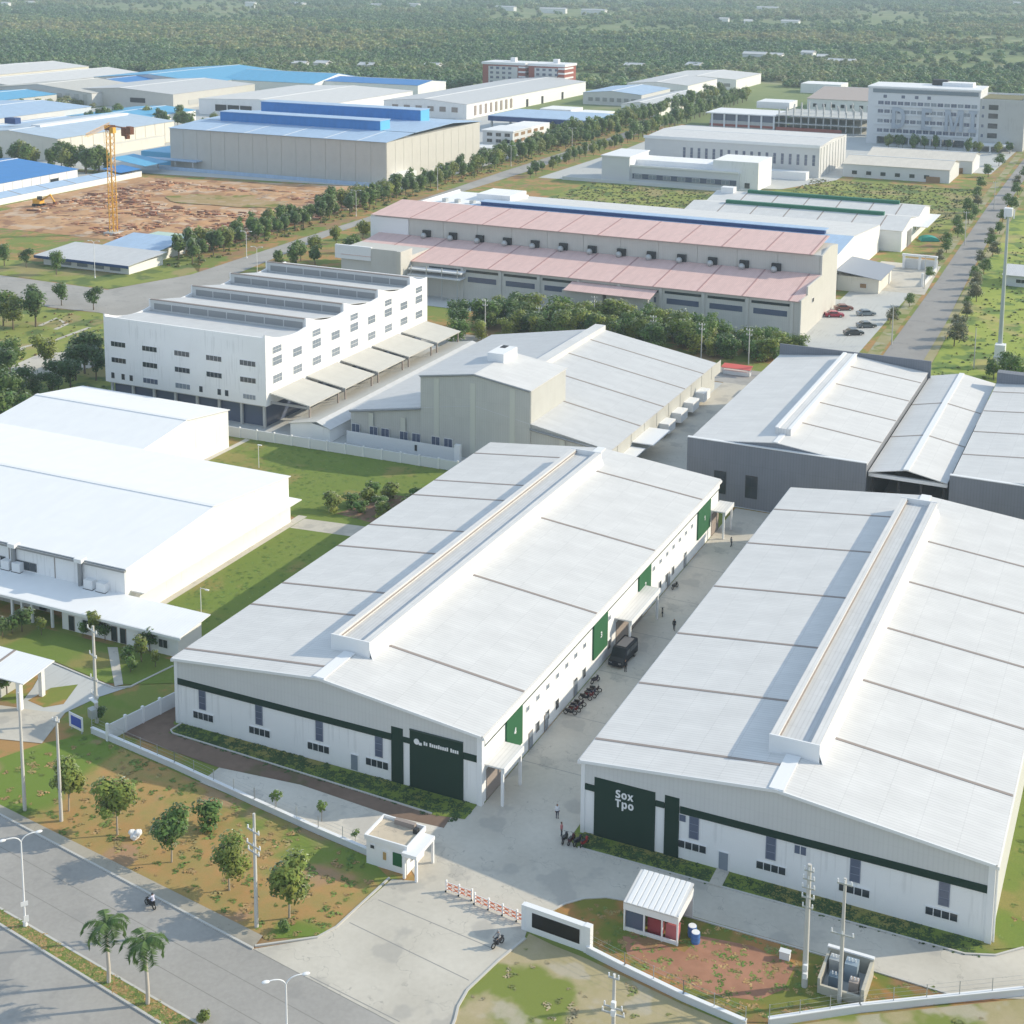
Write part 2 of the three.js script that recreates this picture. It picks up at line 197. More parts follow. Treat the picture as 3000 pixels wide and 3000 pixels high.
// concrete driveway from the road through the gate
const drive = [[-77.6, kerbZ(-77.6)], [-72.7, -111.8], [-71.8, -114.0], [-71.6, -116.1], [-70.7, -123.3], [-68, -124.2], [-54.3, -122.2], [-54.0, -120.7], [-55.0, -116.7], [-55.9, -111.6], [-55.7, -109.2], [-55.2, -107.6], [-54.5, kerbZ(-54.5)]];
sheet('driveway', drive, 0.07, mat.concrete);
const joint = M(0.27, 0.265, 0.255, 0.95);
for (const [a, b] of [[[-71.1, -115.2], [-56.3, -112.8]], [[-70.4, -106.7], [-59.6, -105.1]], [[-70.3, -119.6], [-56.1, -117.9]]]) sheet('expansion_joint', ribbon([a, b], 0.10), 0.074, joint);
for (const L of [[[-77.6, -108.0], [-72.7, -111.8], [-71.8, -114.0], [-71.6, -116.1], [-70.9, -123.3]], [[-54.0, -120.7], [-55.0, -116.7], [-55.9, -111.6], [-55.7, -109.2], [-55.2, -107.6], [-54.5, -104.2]]]) slab(null, 'kerb', mat.kerb, ribbon(L, 0.22), 0.03, 0.20);
// factory yard and alley between the two white warehouses
const yard = [[-68, -124.2], [-54.3, -122.2], [-52.6, -123.6], [-53.4, -125.5], [-52.5, -127.4], [-51.0, -129.1], [-48.9, -130.3], [-45.0, -131.0], [-40.8, -131.0], [-26.6, -131.1], [-13.0, -130.8], [2, -137.5], [4, -141.5], [-8.4, -140.7], [-10.8, -138.3], [-13.6, -137.2], [-55.0, -136.9], [-56.4, -138], [-56.4, -243], [-68.0, -243], [-68.0, -140.2], [-68.1, -140.1], [-70.4, -137.4], [-70.0, -133.9], [-74.0, -129.4]];
sheet('yard', yard, 0.07, mat.concrete);
for (const zz of [-150.5, -163, -176, -189, -202, -215, -228]) sheet('expansion_joint', [[-68, zz], [-56.4, zz], [-56.4, zz - 0.1], [-68, zz - 0.1]], 0.074, joint);
sheet('path', [[-70.0, -133.9], [-74.0, -129.4], [-74.8, -126.4], [-100.5, -129.6], [-100.3, -133.2], [-89.4, -134.3], [-76.3, -133.4]], 0.075, MT(texConcrete, 0.95, { color: col(1.18, 1.18, 1.2) }));
slab(null, 'kerb', mat.kerb, ribbon([[-54.9, -136.9], [-13.6, -137.2], [-10.8, -138.3], [-8.4, -140.7]].reverse(), -0.2), 0.02, 0.20);
slab(null, 'kerb', mat.kerb, ribbon([[-53.4, -125.5], [-52.5, -127.4], [-51.0, -129.1], [-48.9, -130.3], [-45.0, -131.0], [-40.8, -131.0], [-26.6, -131.1], [-13.0, -130.8]].reverse(), 0.2), 0.02, 0.20);
sheet('dry_plot', [[-53.9, -121.6], [-51.0, -121.0], [-47.2, -120.6], [-36.8, -118.6], [-30.5, -117.8], [-28.4, -119], [-21.4, -124.2], [-7.7, -133.2], [6, -142], [40, -142], ...strip((x) => kerbZ(x) - 0.2, 40, -54.2), [-55.3, -107.9], [-55.6, -109.4], [-55.8, -111.7], [-54.8, -116.8], [-53.8, -120.6]], 0.055, MT(texStraw, 1));
// planting beds and lawns round the warehouses
sheet('lawn', [[-55.4, -137.1], [-13.6, -137.4], [-10.9, -138.5], [-11.5, -140.2], [-55.4, -140.2]], 0.12, mat.lawn);
sheet('lawn', [[-11.9, -138.8], [-8.4, -140.9], [6, -141.7], [30, -143], [30, -235], [-11.9, -235]], 0.09, mat.lawn);
sheet('earth_bed', [[-53.0, -123.4], [-47.8, -121.6], [-43.2, -120.3], [-36.8, -119.0], [-30.6, -118.9], [-27.3, -120.3], [-21.4, -124.7], [-9.5, -132.2], [-13.0, -130.9], [-26.6, -131.3], [-45, -131.2], [-48.9, -130.1], [-51.0, -128.9], [-52.5, -127.2], [-53.3, -125.4]], 0.09, MT(texVerge, 1, { color: col(0.92, 0.82, 0.75) }));
sheet('soil_patch', [[-45.2, -125.2], [-43, -125.9], [-38.8, -125.6], [-38.2, -128.6], [-33, -129.4], [-28.4, -128.4], [-28.6, -124.6], [-30.5, -122.0], [-35, -120.9], [-40.5, -121.6], [-43.8, -122.8]], 0.10, MT(texSoil, 1, { color: col(1.5, 1.2, 1.1) }));
sheet('soil_patch', [[-112.0, -139.5], [-111.6, -139.0], [-68.6, -139.0], [-70.4, -137.4], [-70.0, -133.9], [-76.3, -133.4], [-89.4, -134.3], [-100.3, -133.2], [-115.8, -134.4], [-115.7, -144.3], [-112, -146]], 0.085, MT(texSoil, 1, { color: col(0.85, 0.95, 1.05) }));
sheet('lawn', [[-110.9, -137.0], [-72.2, -135.6], [-68.6, -136.4], [-68.6, -139.6], [-110.9, -139.6]], 0.11, mat.lawn);
slab(null, 'kerb', mat.kerb, ribbon([[-110.9, -139.7], [-111.1, -137.6], [-110.3, -137.0], [-90.5, -136.3], [-72.5, -135.6]], 0.2), 0.03, 0.22);
sheet('lawn', [[-134.9, -160], [-111.8, -160], [-111.8, -240], [-168.7, -240], [-168.7, -222], [-134.9, -204]], 0.09, mat.lawn);
sheet('path', [[-136.4, -161], [-134.7, -161], [-134.7, -206], [-136.4, -206]], 0.10, mat.concrete);
sheet('path', [[-168.9, -221], [-167.7, -221], [-167.7, -236], [-168.9, -236]], 0.10, mat.concrete);
sheet("path", [[-134.6, -205], [-134.6, -200.4], [-111.8, -203], [-111.8, -208]], 0.10, mat.concrete);
sheet('soil_patch', [[-131, -209.5], [-119, -208], [-114, -216], [-116, -222], [-126, -222]], 0.10, mat.soil);
// neighbouring plot on the left: lane, lawn, forecourt
sheet('lane', [[-150, -121], [-123.5, -128.2], [-126.1, -135.3], [-129.0, -134.3], [-132.6, -133.6], [-150, -130]], 0.08, mat.concrete);
sheet('lane', [[-132.6, -133.6], [-129.0, -134.3], [-126.1, -135.3], [-124.9, -140.4], [-120.2, -150.2], [-121.2, -151.4], [-123.0, -144.5], [-125.0, -143.3], [-127.5, -143.4], [-137.9, -145.0], [-134.5, -138.5]], 0.08, mat.dull);
sheet('lawn', [[-132.7, -135.6], [-132.3, -139.5], [-129.7, -141.8], [-127.8, -136.9], [-129.5, -135.1]], 0.10, mat.verge);
sheet('lawn', [[-156, -152.6], [-122.2, -152.9], [-115.0, -149.5], [-123.3, -144.9], [-126.6, -143.8], [-138.7, -145.8], [-150, -141]], 0.09, mat.lawn);
sheet('path', [[-133.3, -152.0], [-132.0, -152.6], [-124.2, -144.4], [-124.9, -143.5]], 0.11, mat.concrete);
slab(null, 'kerb', mat.kerb, ribbon([[-138.1, -145.1], [-127.5, -143.4], [-124.7, -143.0], [-122.8, -144.3], [-121.3, -151.5]], 0.25), 0.03, 0.20);
// plots behind
sheet('yard', [[-215, -239], [-93, -239.5], [-93, -318], [-215, -318]], 0.06, mat.dull);
sheet('lane', [[-93, -243], [-78, -243], [-78, -319], [-93, -319]], 0.07, mat.concrete);
sheet('lane', [[-78, -243.5], [25, -243.5], [25, -318], [-78, -318]], 0.05, mat.dull);
sheet('road', [[-175, -318.5], [25, -318.5], [25, -331], [-66, -331], [-175, -331]], 0.08, mat.asphalt);
sheet('road', [[-63.6, -331], [-53.6, -331], [-55.0, -400], [-58.2, -480], [-63.0, -620], [-68, -900], [-74, -900], [-69.5, -600], [-65.6, -450]], 0.08, MT(texAsphalt, 0.95, { color: col(0.82, 0.82, 0.84) }));
for (const [a, b] of [[-67.2, -64.0], [-53.4, -51.2]]) sheet('verge', [[a, -331], [b, -331], [b - 6, -560], [b - 11, -820], [a - 11, -820], [a - 6, -560]], 0.06, MT(texStraw, 1, { color: col(0.85, 0.9, 0.85) }));
sheet('field', [[-51, -330], [110, -330], [110, -640], [-58, -600]], 0.05, MT(texField, 1, { color: col(1.25, 1.3, 1.1) }));
sheet('car_park', [[-87, -340], [-70, -340], [-70, -432], [-87, -432]], 0.06, mat.dull);
sheet('yard', [[-87, -432], [-66, -432], [-68, -476], [-87, -476]], 0.07, mat.concrete);
sheet('yard', [[-232, -356], [-87, -352], [-87, -415], [-232, -415]], 0.05, mat.dull);
sheet('field', [[-236, -535], [-75, -535], [-78, -648], [-140, -648], [-150, -612], [-236, -590]], 0.05, mat.field);
sheet('yard', [[-262, -593], [-160, -600], [-140, -648], [-140, -700], [-262, -700]], 0.05, mat.dull);
// wide far road with its bend on the left
const plaza = [[-262.5, -360], [-272, -438], [-274, -521], [-274, -607], [-279, -739], [-282, -860], [-293, -860], [-287, -743], [-284, -601], [-279, -497], [-277, -418], [-275, -358], [-284, -330], [-327, -331], [-380, -322], [-380, -300], [-309.6, -313.6], [-283.9, -305.7], [-267.5, -307.0], [-214, -296], [-214, -330]];
sheet('road', plaza, 0.08, mat.asphalt);
sheet('verge', [[-275.5, -362], [-277.5, -418], [-279.5, -497], [-284.5, -601], [-287.5, -743], [-293.5, -860], [-309, -860], [-300, -640], [-296, -500], [-292, -420], [-286, -372]], 0.06, mat.verge);
sheet('verge', [[-284, -331], [-274.5, -361], [-290, -385], [-300, -372], [-330, -352], [-380, -345], [-380, -324], [-327, -332]], 0.06, mat.field);
sheet('park_lawn', [[-214, -240], [-214, -296], [-267.1, -306.6], [-283.2, -304.9], [-308.0, -311.9], [-330, -240]], 0.06, mat.field);
for (const L of [[[-254.7, -256.8], [-259.4, -270.7], [-257.1, -279.5], [-258.0, -293.2]], [[-271.0, -288.9], [-273.0, -296.5], [-267.1, -292.9], [-265.9, -287.3]]]) sheet('path', ribbon(L, 1.3), 0.08, mat.concrete);
sheet('lane', [[-249.6, -251.5], [-252.1, -267.7], [-245.4, -272.8], [-231.8, -265.4], [-236.0, -248.5]], 0.08, mat.concrete);
// earthworks on the building site
sheet('building_site', [[-418, -428], [-300, -375], [-288, -430], [-288, -520], [-312, -535], [-420, -512]], 0.05, mat.site);
{ const g = new THREE.PlaneGeometry(112, 118, 150, 150); g.rotateX(-Math.PI / 2); const p = g.attributes.position, u = g.attributes.uv;
  for (let i = 0; i < p.count; i++) { const x = p.getX(i), z = p.getZ(i), e = Math.min(1, (56 - Math.abs(x)) / 8, (59 - Math.abs(z)) / 8); const flat = sstep(0.8, 1.1, Math.hypot((x - 6) / 34, (z + 20) / 17)); p.setY(i, Math.max(0, e) * (0.02 + flat * 1.7 * Math.pow(fbm((x + 56) / 128, (z + 59) / 128, 12, 4, 401), 2.2) + 0.1)); u.setXY(i, x, z); }
  g.computeVertexNormals(); const o = lit(new THREE.Mesh(g, mat.site)); o.name = 'spoil_ground'; o.position.set(-354, 0.07, -450); o.userData.kind = 'structure'; scene.add(o); }
sheet('grass_pad', Array.from({ length: 28 }, (_, i) => { const a = i / 28 * 6.283, k = 1 + 0.12 * Math.sin(a * 3 + 1) + 0.07 * Math.sin(a * 7); return [-346 + Math.cos(a) * 29 * k, -477 + Math.sin(a) * 14 * k]; }), 0.42, MT(texStraw, 1, { color: col(1.0, 0.82, 0.7) }));
sheet('yard', [[-640, -500], [-300, -536], [-296, -830], [-640, -830]], 0.05, mat.dull);
sheet('yard', [[-428, -410], [-470, -400], [-640, -400], [-640, -500], [-428, -513]], 0.06, mat.dull);
sheet('yard', [[-262, -700], [-80, -700], [-78, -830], [-270, -830]], 0.06, mat.dull);

// ---------------------------------------------------------------- the two white warehouses in front
const font = await new FontLoader().loadAsync('fonts/droid/droid_sans_bold.typeface.json');
function words(p, name, s, size, x, y, z, m, depth = 0.08, wide = 1) { const g = new TextGeometry(s, { font, size, depth, curveSegments: 4 }); g.scale(wide, 1, 1); const o = origin(p); return part(p, name, g, m, x - o[0], y - o[1], z - o[2]); }
function warehouse(label, x0, x1, zf, zb, cutL, cutR, right) {
  const mid = (x0 + x1) / 2, eave = 8.9, ridge = 11.15, t = thing('warehouse', label, 'warehouse', mid, 0, (zf + zb) / 2);
  gableWall(t, 'wall', 'z', mat.white, x0, x1, zf, zb, eave - 0.15, ridge - 0.15);
  const k = (ridge - eave) / (mid - x0), ov = 0.35;
  slope(t, 'z', mat.roofWhite, zf + ov, zb - ov, x0 - ov, eave - k * ov, mid, ridge, cutL);
  slope(t, 'z', mat.roofWhite, zf + ov, zb - ov, x1 + ov, eave - k * ov, mid, ridge, cutR);
  box(t, 'ridge_cap', mat.trim, mid - 0.8, mid + 0.8, ridge + 0.03, ridge + 0.15, zf + ov + 0.02, zf - 6.9);
  box(t, 'ridge_cap', mat.trim, mid - 0.8, mid + 0.8, ridge + 0.03, ridge + 0.15, zb + 7.2, zb - ov);
  for (const s of [-1, 1]) { const q = part(t, 'verge_trim', boxGeo(Math.hypot(mid - x0, ridge - eave) + 0.3, 0.34, 0.16), mat.trim, s * (mid - x0) / 2, (eave + ridge) / 2 - 0.08, zf + ov + 0.06 - (zf + zb) / 2); q.rotation.z = -s * Math.atan2(ridge - eave, mid - x0); }
  box(t, 'eave_gutter', mat.trim, x1 + 0.12, x1 + 0.52, eave - 0.5, eave - 0.16, zf + 0.3, zb - 0.3);
  box(t, 'eave_gutter', mat.trim, x0 - 0.52, x0 - 0.12, eave - 0.5, eave - 0.16, zf + 0.3, zb - 0.3);
  // grey upper cladding on the gable, green band below it
  const s = new THREE.Shape(); s.moveTo(x0, 6.2); s.lineTo(x1, 6.2); s.lineTo(x1, eave - 0.2); s.lineTo(mid, ridge - 0.2); s.lineTo(x0, eave - 0.2);
  part(t, 'gable_cladding', new THREE.ExtrudeGeometry(s, { depth: 0.09, bevelEnabled: false }), mat.cladGrey, -mid, 0, zf + 0.004 - (zf + zb) / 2);
  box(t, 'corner_post', mat.trim, x1 - 0.5, x1 + 0.16, 0, eave - 0.3, zf - 0.5, zf + 0.16);
  box(t, 'corner_post', mat.trim, x0 - 0.12, x0 + 0.35, 0, eave - 0.3, zf - 0.4, zf + 0.14);
  // long ridge ventilator: side curbs, end caps, sunken throat
  const a = mid - 2.75, b = mid + 2.75, f = zf - 7.0, e = zb + 7.0, yb = ridge - 0.45, yt = 13.0;
  const v = new THREE.Group(); v.name = 'roof_ventilator'; v.position.set(0, ridge, 0); t.add(v);
  box(v, 'curb', mat.roofWhite, a, a + 0.9, yb, yt, f - 0.2, e + 0.2); box(v, 'curb', mat.roofWhite, b - 1.0, b, yb, yt, f - 0.2, e + 0.2);
  box(v, 'end_cap', mat.trim, a - 0.05, b + 0.05, yb, yt + 0.06, f - 0.2, f); box(v, 'end_cap', mat.trim, a - 0.05, b + 0.05, yb, yt + 0.06, e, e + 0.2);
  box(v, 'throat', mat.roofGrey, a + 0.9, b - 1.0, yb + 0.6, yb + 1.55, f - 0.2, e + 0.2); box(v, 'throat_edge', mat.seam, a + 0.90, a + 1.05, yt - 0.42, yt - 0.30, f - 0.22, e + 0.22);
  const fl = part(v, 'flashing', boxGeo(0.10, 1.5, Math.abs(f - e)), mat.trim, b + 0.30 - mid, yb + 0.55 - ridge, (f + e) / 2 - (zf + zb) / 2); fl.rotation.z = 0.35;
  const W = (x, y0, y1, w, n, r, gm, nm = 'window') => windowOn(t, 'z+', zf + 0.01, x - w / 2, x + w / 2, y0, y1, n, r, gm, r > 1 ? mat.strip : mat.trim, nm, 0.09);
  return { t, mid, W, eave };
}
{
  const x0 = -111.6, x1 = -68.15, zf = -139.7, zb = -232.4;
  const { t, W } = warehouse('white warehouse with long ridge ventilator, green doors facing the alley', x0, x1, zf, zb, [-142.2, -156.8, -164.5, -179.4, -188.7, -203.1, -210.7, -226.0], [-150.9, -174.8, -198.6, -222.0], true);
  box(t, 'green_band', mat.darkGreen, x0 + 0.36, -80.05, 5.4, 6.25, zf, zf + 0.16); box(t, 'green_band', mat.darkGreen, -70.4, x1 - 0.52, 5.4, 6.25, zf, zf + 0.16); box(t, 'green_band', mat.darkGreen, -78.4, -77.5, 5.55, 6.25, zf, zf + 0.16);
  for (const x of [-107.5, -98.9, -90.1, -81.75]) { W(x, 2.75, 5.38, 1.05, 1, 3, mat.glassBlue); }
  for (const x of [-107.4, -98.85, -90.25, -82.0]) W(x, 1.3, 2.35, 3.2, 4, 1, mat.glass);
  W(-85.15, 0.12, 2.25, 1.1, 1, 1, mat.glassPale, 'door');
  box(t, 'green_panel', mat.darkGreen, -80.0, -78.42, 0.1, 7.2, zf, zf + 0.14);
  const g = box(t, 'sign_panel', mat.darkGreen, -77.5, -70.45, 0.1, 7.35, zf, zf + 0.14); box(g, 'frame', M(0.02, 0.05, 0.045, 0.5), -77.5, -70.45, 7.35, 7.5, zf, zf + 0.24);
  { const o = origin(g), e = new THREE.Shape(); e.absarc(0, 0, 0.36, 0, Math.PI * 2); part(g, 'emblem', new THREE.ExtrudeGeometry(e, { depth: 0.05, bevelEnabled: false, curveSegments: 10 }), mat.trim, -76.55 - o[0], 6.08 - o[1], zf + 0.15 - o[2]); box(g, 'emblem', mat.trim, -76.25, -75.85, 5.72, 6.05, zf + 0.14, zf + 0.2);
    let x = -75.6; for (const n of [2, 9, 4]) { for (let i = 0; i < n; i++) { const L = box(g, 'letter', mat.trim, x, x + 0.20, 5.86, 5.86 + (i % 4 === 0 ? 0.46 : 0.38), zf + 0.14, zf + 0.19); x += 0.28; } x += 0.22; } }
  // long side towards the alley
  box(t, 'fascia', mat.white, x1 + 0.01, x1 + 0.22, 7.45, 8.5, zf - 0.6, zb + 0.1); box(t, 'green_band', mat.darkGreen, x1 + 0.01, x1 + 0.12, 7.12, 7.44, zf - 0.6, zb + 0.1);
  const bays = [[-146.2, -150.7], [-174.2, -179.4], [-192.2, -197.4], [-220.6, -227.4]], loc = (z0, z1, y0, y1, m, n, d = 0.16) => box(t, n, m, x1 + 0.01, x1 + d, y0, y1, z0, z1);
  bays.forEach(([a, b], i) => { const q = loc(a, b, 2.3, 7.35, mat.green, 'green_panel', 0.24); const L = words(q, 'number', String(4 - i), 0.8, x1, 4.6, (a + b) / 2 + 0.3, mat.trim, 0.05); L.rotation.y = Math.PI / 2; L.position.x = 0.13; });
  for (const [a, b] of [[-140.4, -145.9], [-182.6, -194.8], [-228.0, -233.2]]) { const c = box(t, 'canopy', mat.roofWhite, x1 + 0.02, x1 + 2.5, 4.72, 4.92, a, b); box(c, 'fascia', mat.trim, x1 + 2.5, x1 + 2.62, 4.25, 4.98, a, b); for (const q of [a - 0.3, b + 0.3]) box(c, 'post', mat.trim, x1 + 2.1, x1 + 2.4, 0.05, 4.7, q - 0.15, q + 0.15); loc(a - 0.6, b + 0.6, 0.06, 3.9, mat.seam, 'shutter_door', 0.1); }
  const r = rng(3); for (let z = -152.6; z > -219; z -= 3.1) { if (bays.some(([a, b]) => z < a + 0.9 && z > b - 0.9) || (z < -182 && z > -195.5)) continue; windowOn(t, 'x+', x1 + 0.01, z - 0.45, z + 0.45, 5.5, 6.2, 1, 1, mat.glassPale); if (r() < 0.62) windowOn(t, 'x+', x1 + 0.01, z - 0.5, z + 0.6, 1.2, 2.6, 2, 1, mat.glass); }
  for (const z of [-153.6, -158.4, -168.2, -206.3, -214.5]) windowOn(t, 'x+', x1 + 0.012, z - 0.6, z + 0.6, 0.08, 2.3, 1, 1, mat.glassPale, mat.seam, 'door');
}
{
  const x0 = -55.7, x1 = -11.65, zf = -140.0, zb = -233.8;
  const { t, W } = warehouse('white warehouse with white two-line lettering on dark green sign panel', x0, x1, zf, zb, [-144.6, -159.1, -174.0, -190.3, -207.6, -223.0], [-153.1, -168.0, -183.5, -199.4, -215.4, -232.0].slice(0, 5), false);
  box(t, 'green_band', mat.darkGreen, -44.2, x1 - 0.52, 5.5, 6.35, zf, zf + 0.16); box(t, 'green_band', mat.darkGreen, -47.0, -46.0, 5.6, 6.3, zf, zf + 0.16); box(t, 'green_band', mat.darkGreen, x0 + 0.36, -54.2, 5.4, 6.1, zf, zf + 0.16);
  box(t, 'green_panel', mat.darkGreen, -45.95, -44.3, 0.1, 7.2, zf, zf + 0.14);
  const g = box(t, 'sign_panel', mat.darkGreen, -54.2, -47.05, 0.1, 7.2, zf, zf + 0.14); words(g, 'lettering', 'Sox', 0.92, -51.7, 5.45, zf + 0.14, mat.trim); words(g, 'lettering', 'Tpo', 0.92, -51.7, 4.35, zf + 0.14, mat.trim);
  for (const x of [-42.6, -34.1, -25.2, -16.25]) W(x, 2.85, 5.48, 1.1, 1, 3, mat.glassBlue);
  for (const x of [-42.75, -34.0, -25.2, -16.4]) W(x, 1.42, 2.4, 3.3, 4, 1, mat.glass);
  W(-30.95, 4.3, 5.4, 1.4, 2, 1, mat.glassBlue); W(-43.9, 4.5, 5.45, 0.9, 1, 1, mat.glassBlue); W(-39.2, 0.13, 2.3, 1.2, 1, 1, mat.glassPale, 'door');
  box(t, 'door_step', mat.concrete, -39.9, -38.5, 0.1, 0.2, zf + 0.02, zf + 3.0);
  bar(t, 'downpipe', mat.trim, [x1 + 0.3, 0.1, zf - 0.4], [x1 + 0.3, 8.6, zf - 0.4], 0.12); box(t, 'lower_band', mat.cladGrey, x1 + 0.01, x1 + 0.1, 0, 7.2, zf - 0.6, zb);
}

// ---------------------------------------------------------------- left: white halls, low annex, canopy
{
  const t = thing('factory_hall', 'bright white gabled hall with air units on its grey front wall', 'factory', -180, 0, -182);
  hall(t, 'x', -226, -136.7, -203.4, -160.4, 8.0, 10.1, mat.white, mat.roofBright, { over: 0.3 });
  box(t, 'front_cladding', mat.white, -226, -136.75, 0.1, 7.9, -160.39, -160.2);
  for (const x of [-222, -213, -204, -195, -186, -177, -168, -159, -150]) box(t, 'cladding_joint', mat.seam, x - 0.06, x + 0.06, 0.1, 7.9, -160.2, -160.12);
  box(t, 'front_gutter', mat.gutter, -226, -136.4, 7.55, 7.85, -160.2, -159.7);
  box(t, 'side_awning', mat.trim, -136.7, -134.2, 4.0, 4.2, -203.6, -161.4); box(t, 'side_wall', mat.white, -136.69, -135.9, 0.1, 3.98, -202.6, -162.4);
  for (const x of [-140.5, -142.9, -156.9, -159.1, -161.5]) { const u = box(t, 'air_unit', mat.trim, x - 0.8, x + 0.8, 4.0, 5.4, -160.2, -159.2); box(u, 'bracket', mat.dark, x - 0.9, x + 0.9, 3.8, 4.0, -160.2, -159.1); }
  for (const x of [-144.8, -157.8, -163.4]) { const d = bar(t, 'duct', mat.gutter, [x, 1, -159.8], [x, 7.8, -159.8], 0.35, 8); box(d, 'hood', mat.trim, x - 0.7, x + 0.7, 7.7, 8.3, -160.5, -159.3); }
  for (const x of [-155.6, -161.8]) windowOn(t, 'z+', -160.19, x - 2, x + 2, 4.2, 5.6, 3, 1, mat.glass, mat.gutter);
}
{
  const t = thing('factory_hall', 'smaller bright white gabled hall behind the large white one', 'factory', -190, 0, -217);
  hall(t, 'x', -205.8, -168.9, -230.4, -203.8, 7.8, 9.6, mat.white, mat.roofBright, { over: 0.3 });
  box(t, 'valley_gutter', mat.seam, -205.8, -168.6, 7.55, 7.8, -204.1, -203.2);
}
{
  const t = thing('office_annex', 'low white annex with flat pitched roof in front of white hall', 'building', -140, 0, -156);
  box(t, 'wall', mat.white, -143.2, -122.3, 0, 3.35, -159.2, -153.9); box(t, 'porch_wall', mat.dull, -166, -143.2, 0, 3.35, -159.2, -157.2); windowOn(t, 'z+', -157.19, -150.6, -149.2, 0.1, 2.3, 1, 1, mat.glass, mat.seam, 'door'); windowOn(t, 'z+', -157.19, -153.6, -151.6, 0.9, 2.3, 2, 1);
  slope(t, 'x', mat.roofBright, -166, -121.4, -153.2, 3.45, -160.2, 3.95, []);
  box(t, 'fascia', mat.trim, -166, -121.3, 3.1, 3.5, -153.2, -153.05);
  for (const x of [-124.9, -128.1, -138.5]) windowOn(t, 'z+', -153.89, x - 0.8, x + 0.8, 1.0, 2.3, 2, 1);
  for (const x of [-132.0, -133.6, -141.4]) windowOn(t, 'z+', -153.89, x - 0.55, x + 0.55, 0.1, 2.4, 1, 1, mat.glass, mat.seam, 'door');
  for (const x of [-144.6, -148.4, -150.3, -152.2]) box(t, 'porch_post', mat.trim, x - 0.18, x + 0.18, 0.1, 3.1, -153.55, -153.25);
  box(t, 'porch_screen', mat.timber, -148.0, -144.8, 0.1, 2.5, -157.1, -156.9);
}
{
  const t = thing('entrance_canopy', 'white sheet roof over gateway at left edge of frame', 'canopy', -136, 0, -136);
  slope(t, 'x', mat.roofBright, -150, -130.2, -132.4, 4.4, -138.2, 5.0, [-143, -137]);
  for (const [x, z] of [[-131.9, -133.4], [-141, -133.4], [-131.9, -137.4]]) box(t, 'post', mat.trim, x - 0.3, x + 0.3, 0, 4.5, z - 0.3, z + 0.3);
  box(t, 'guard_room', mat.dull, -148, -136.5, 0, 2.8, -137.4, -134.2);
}

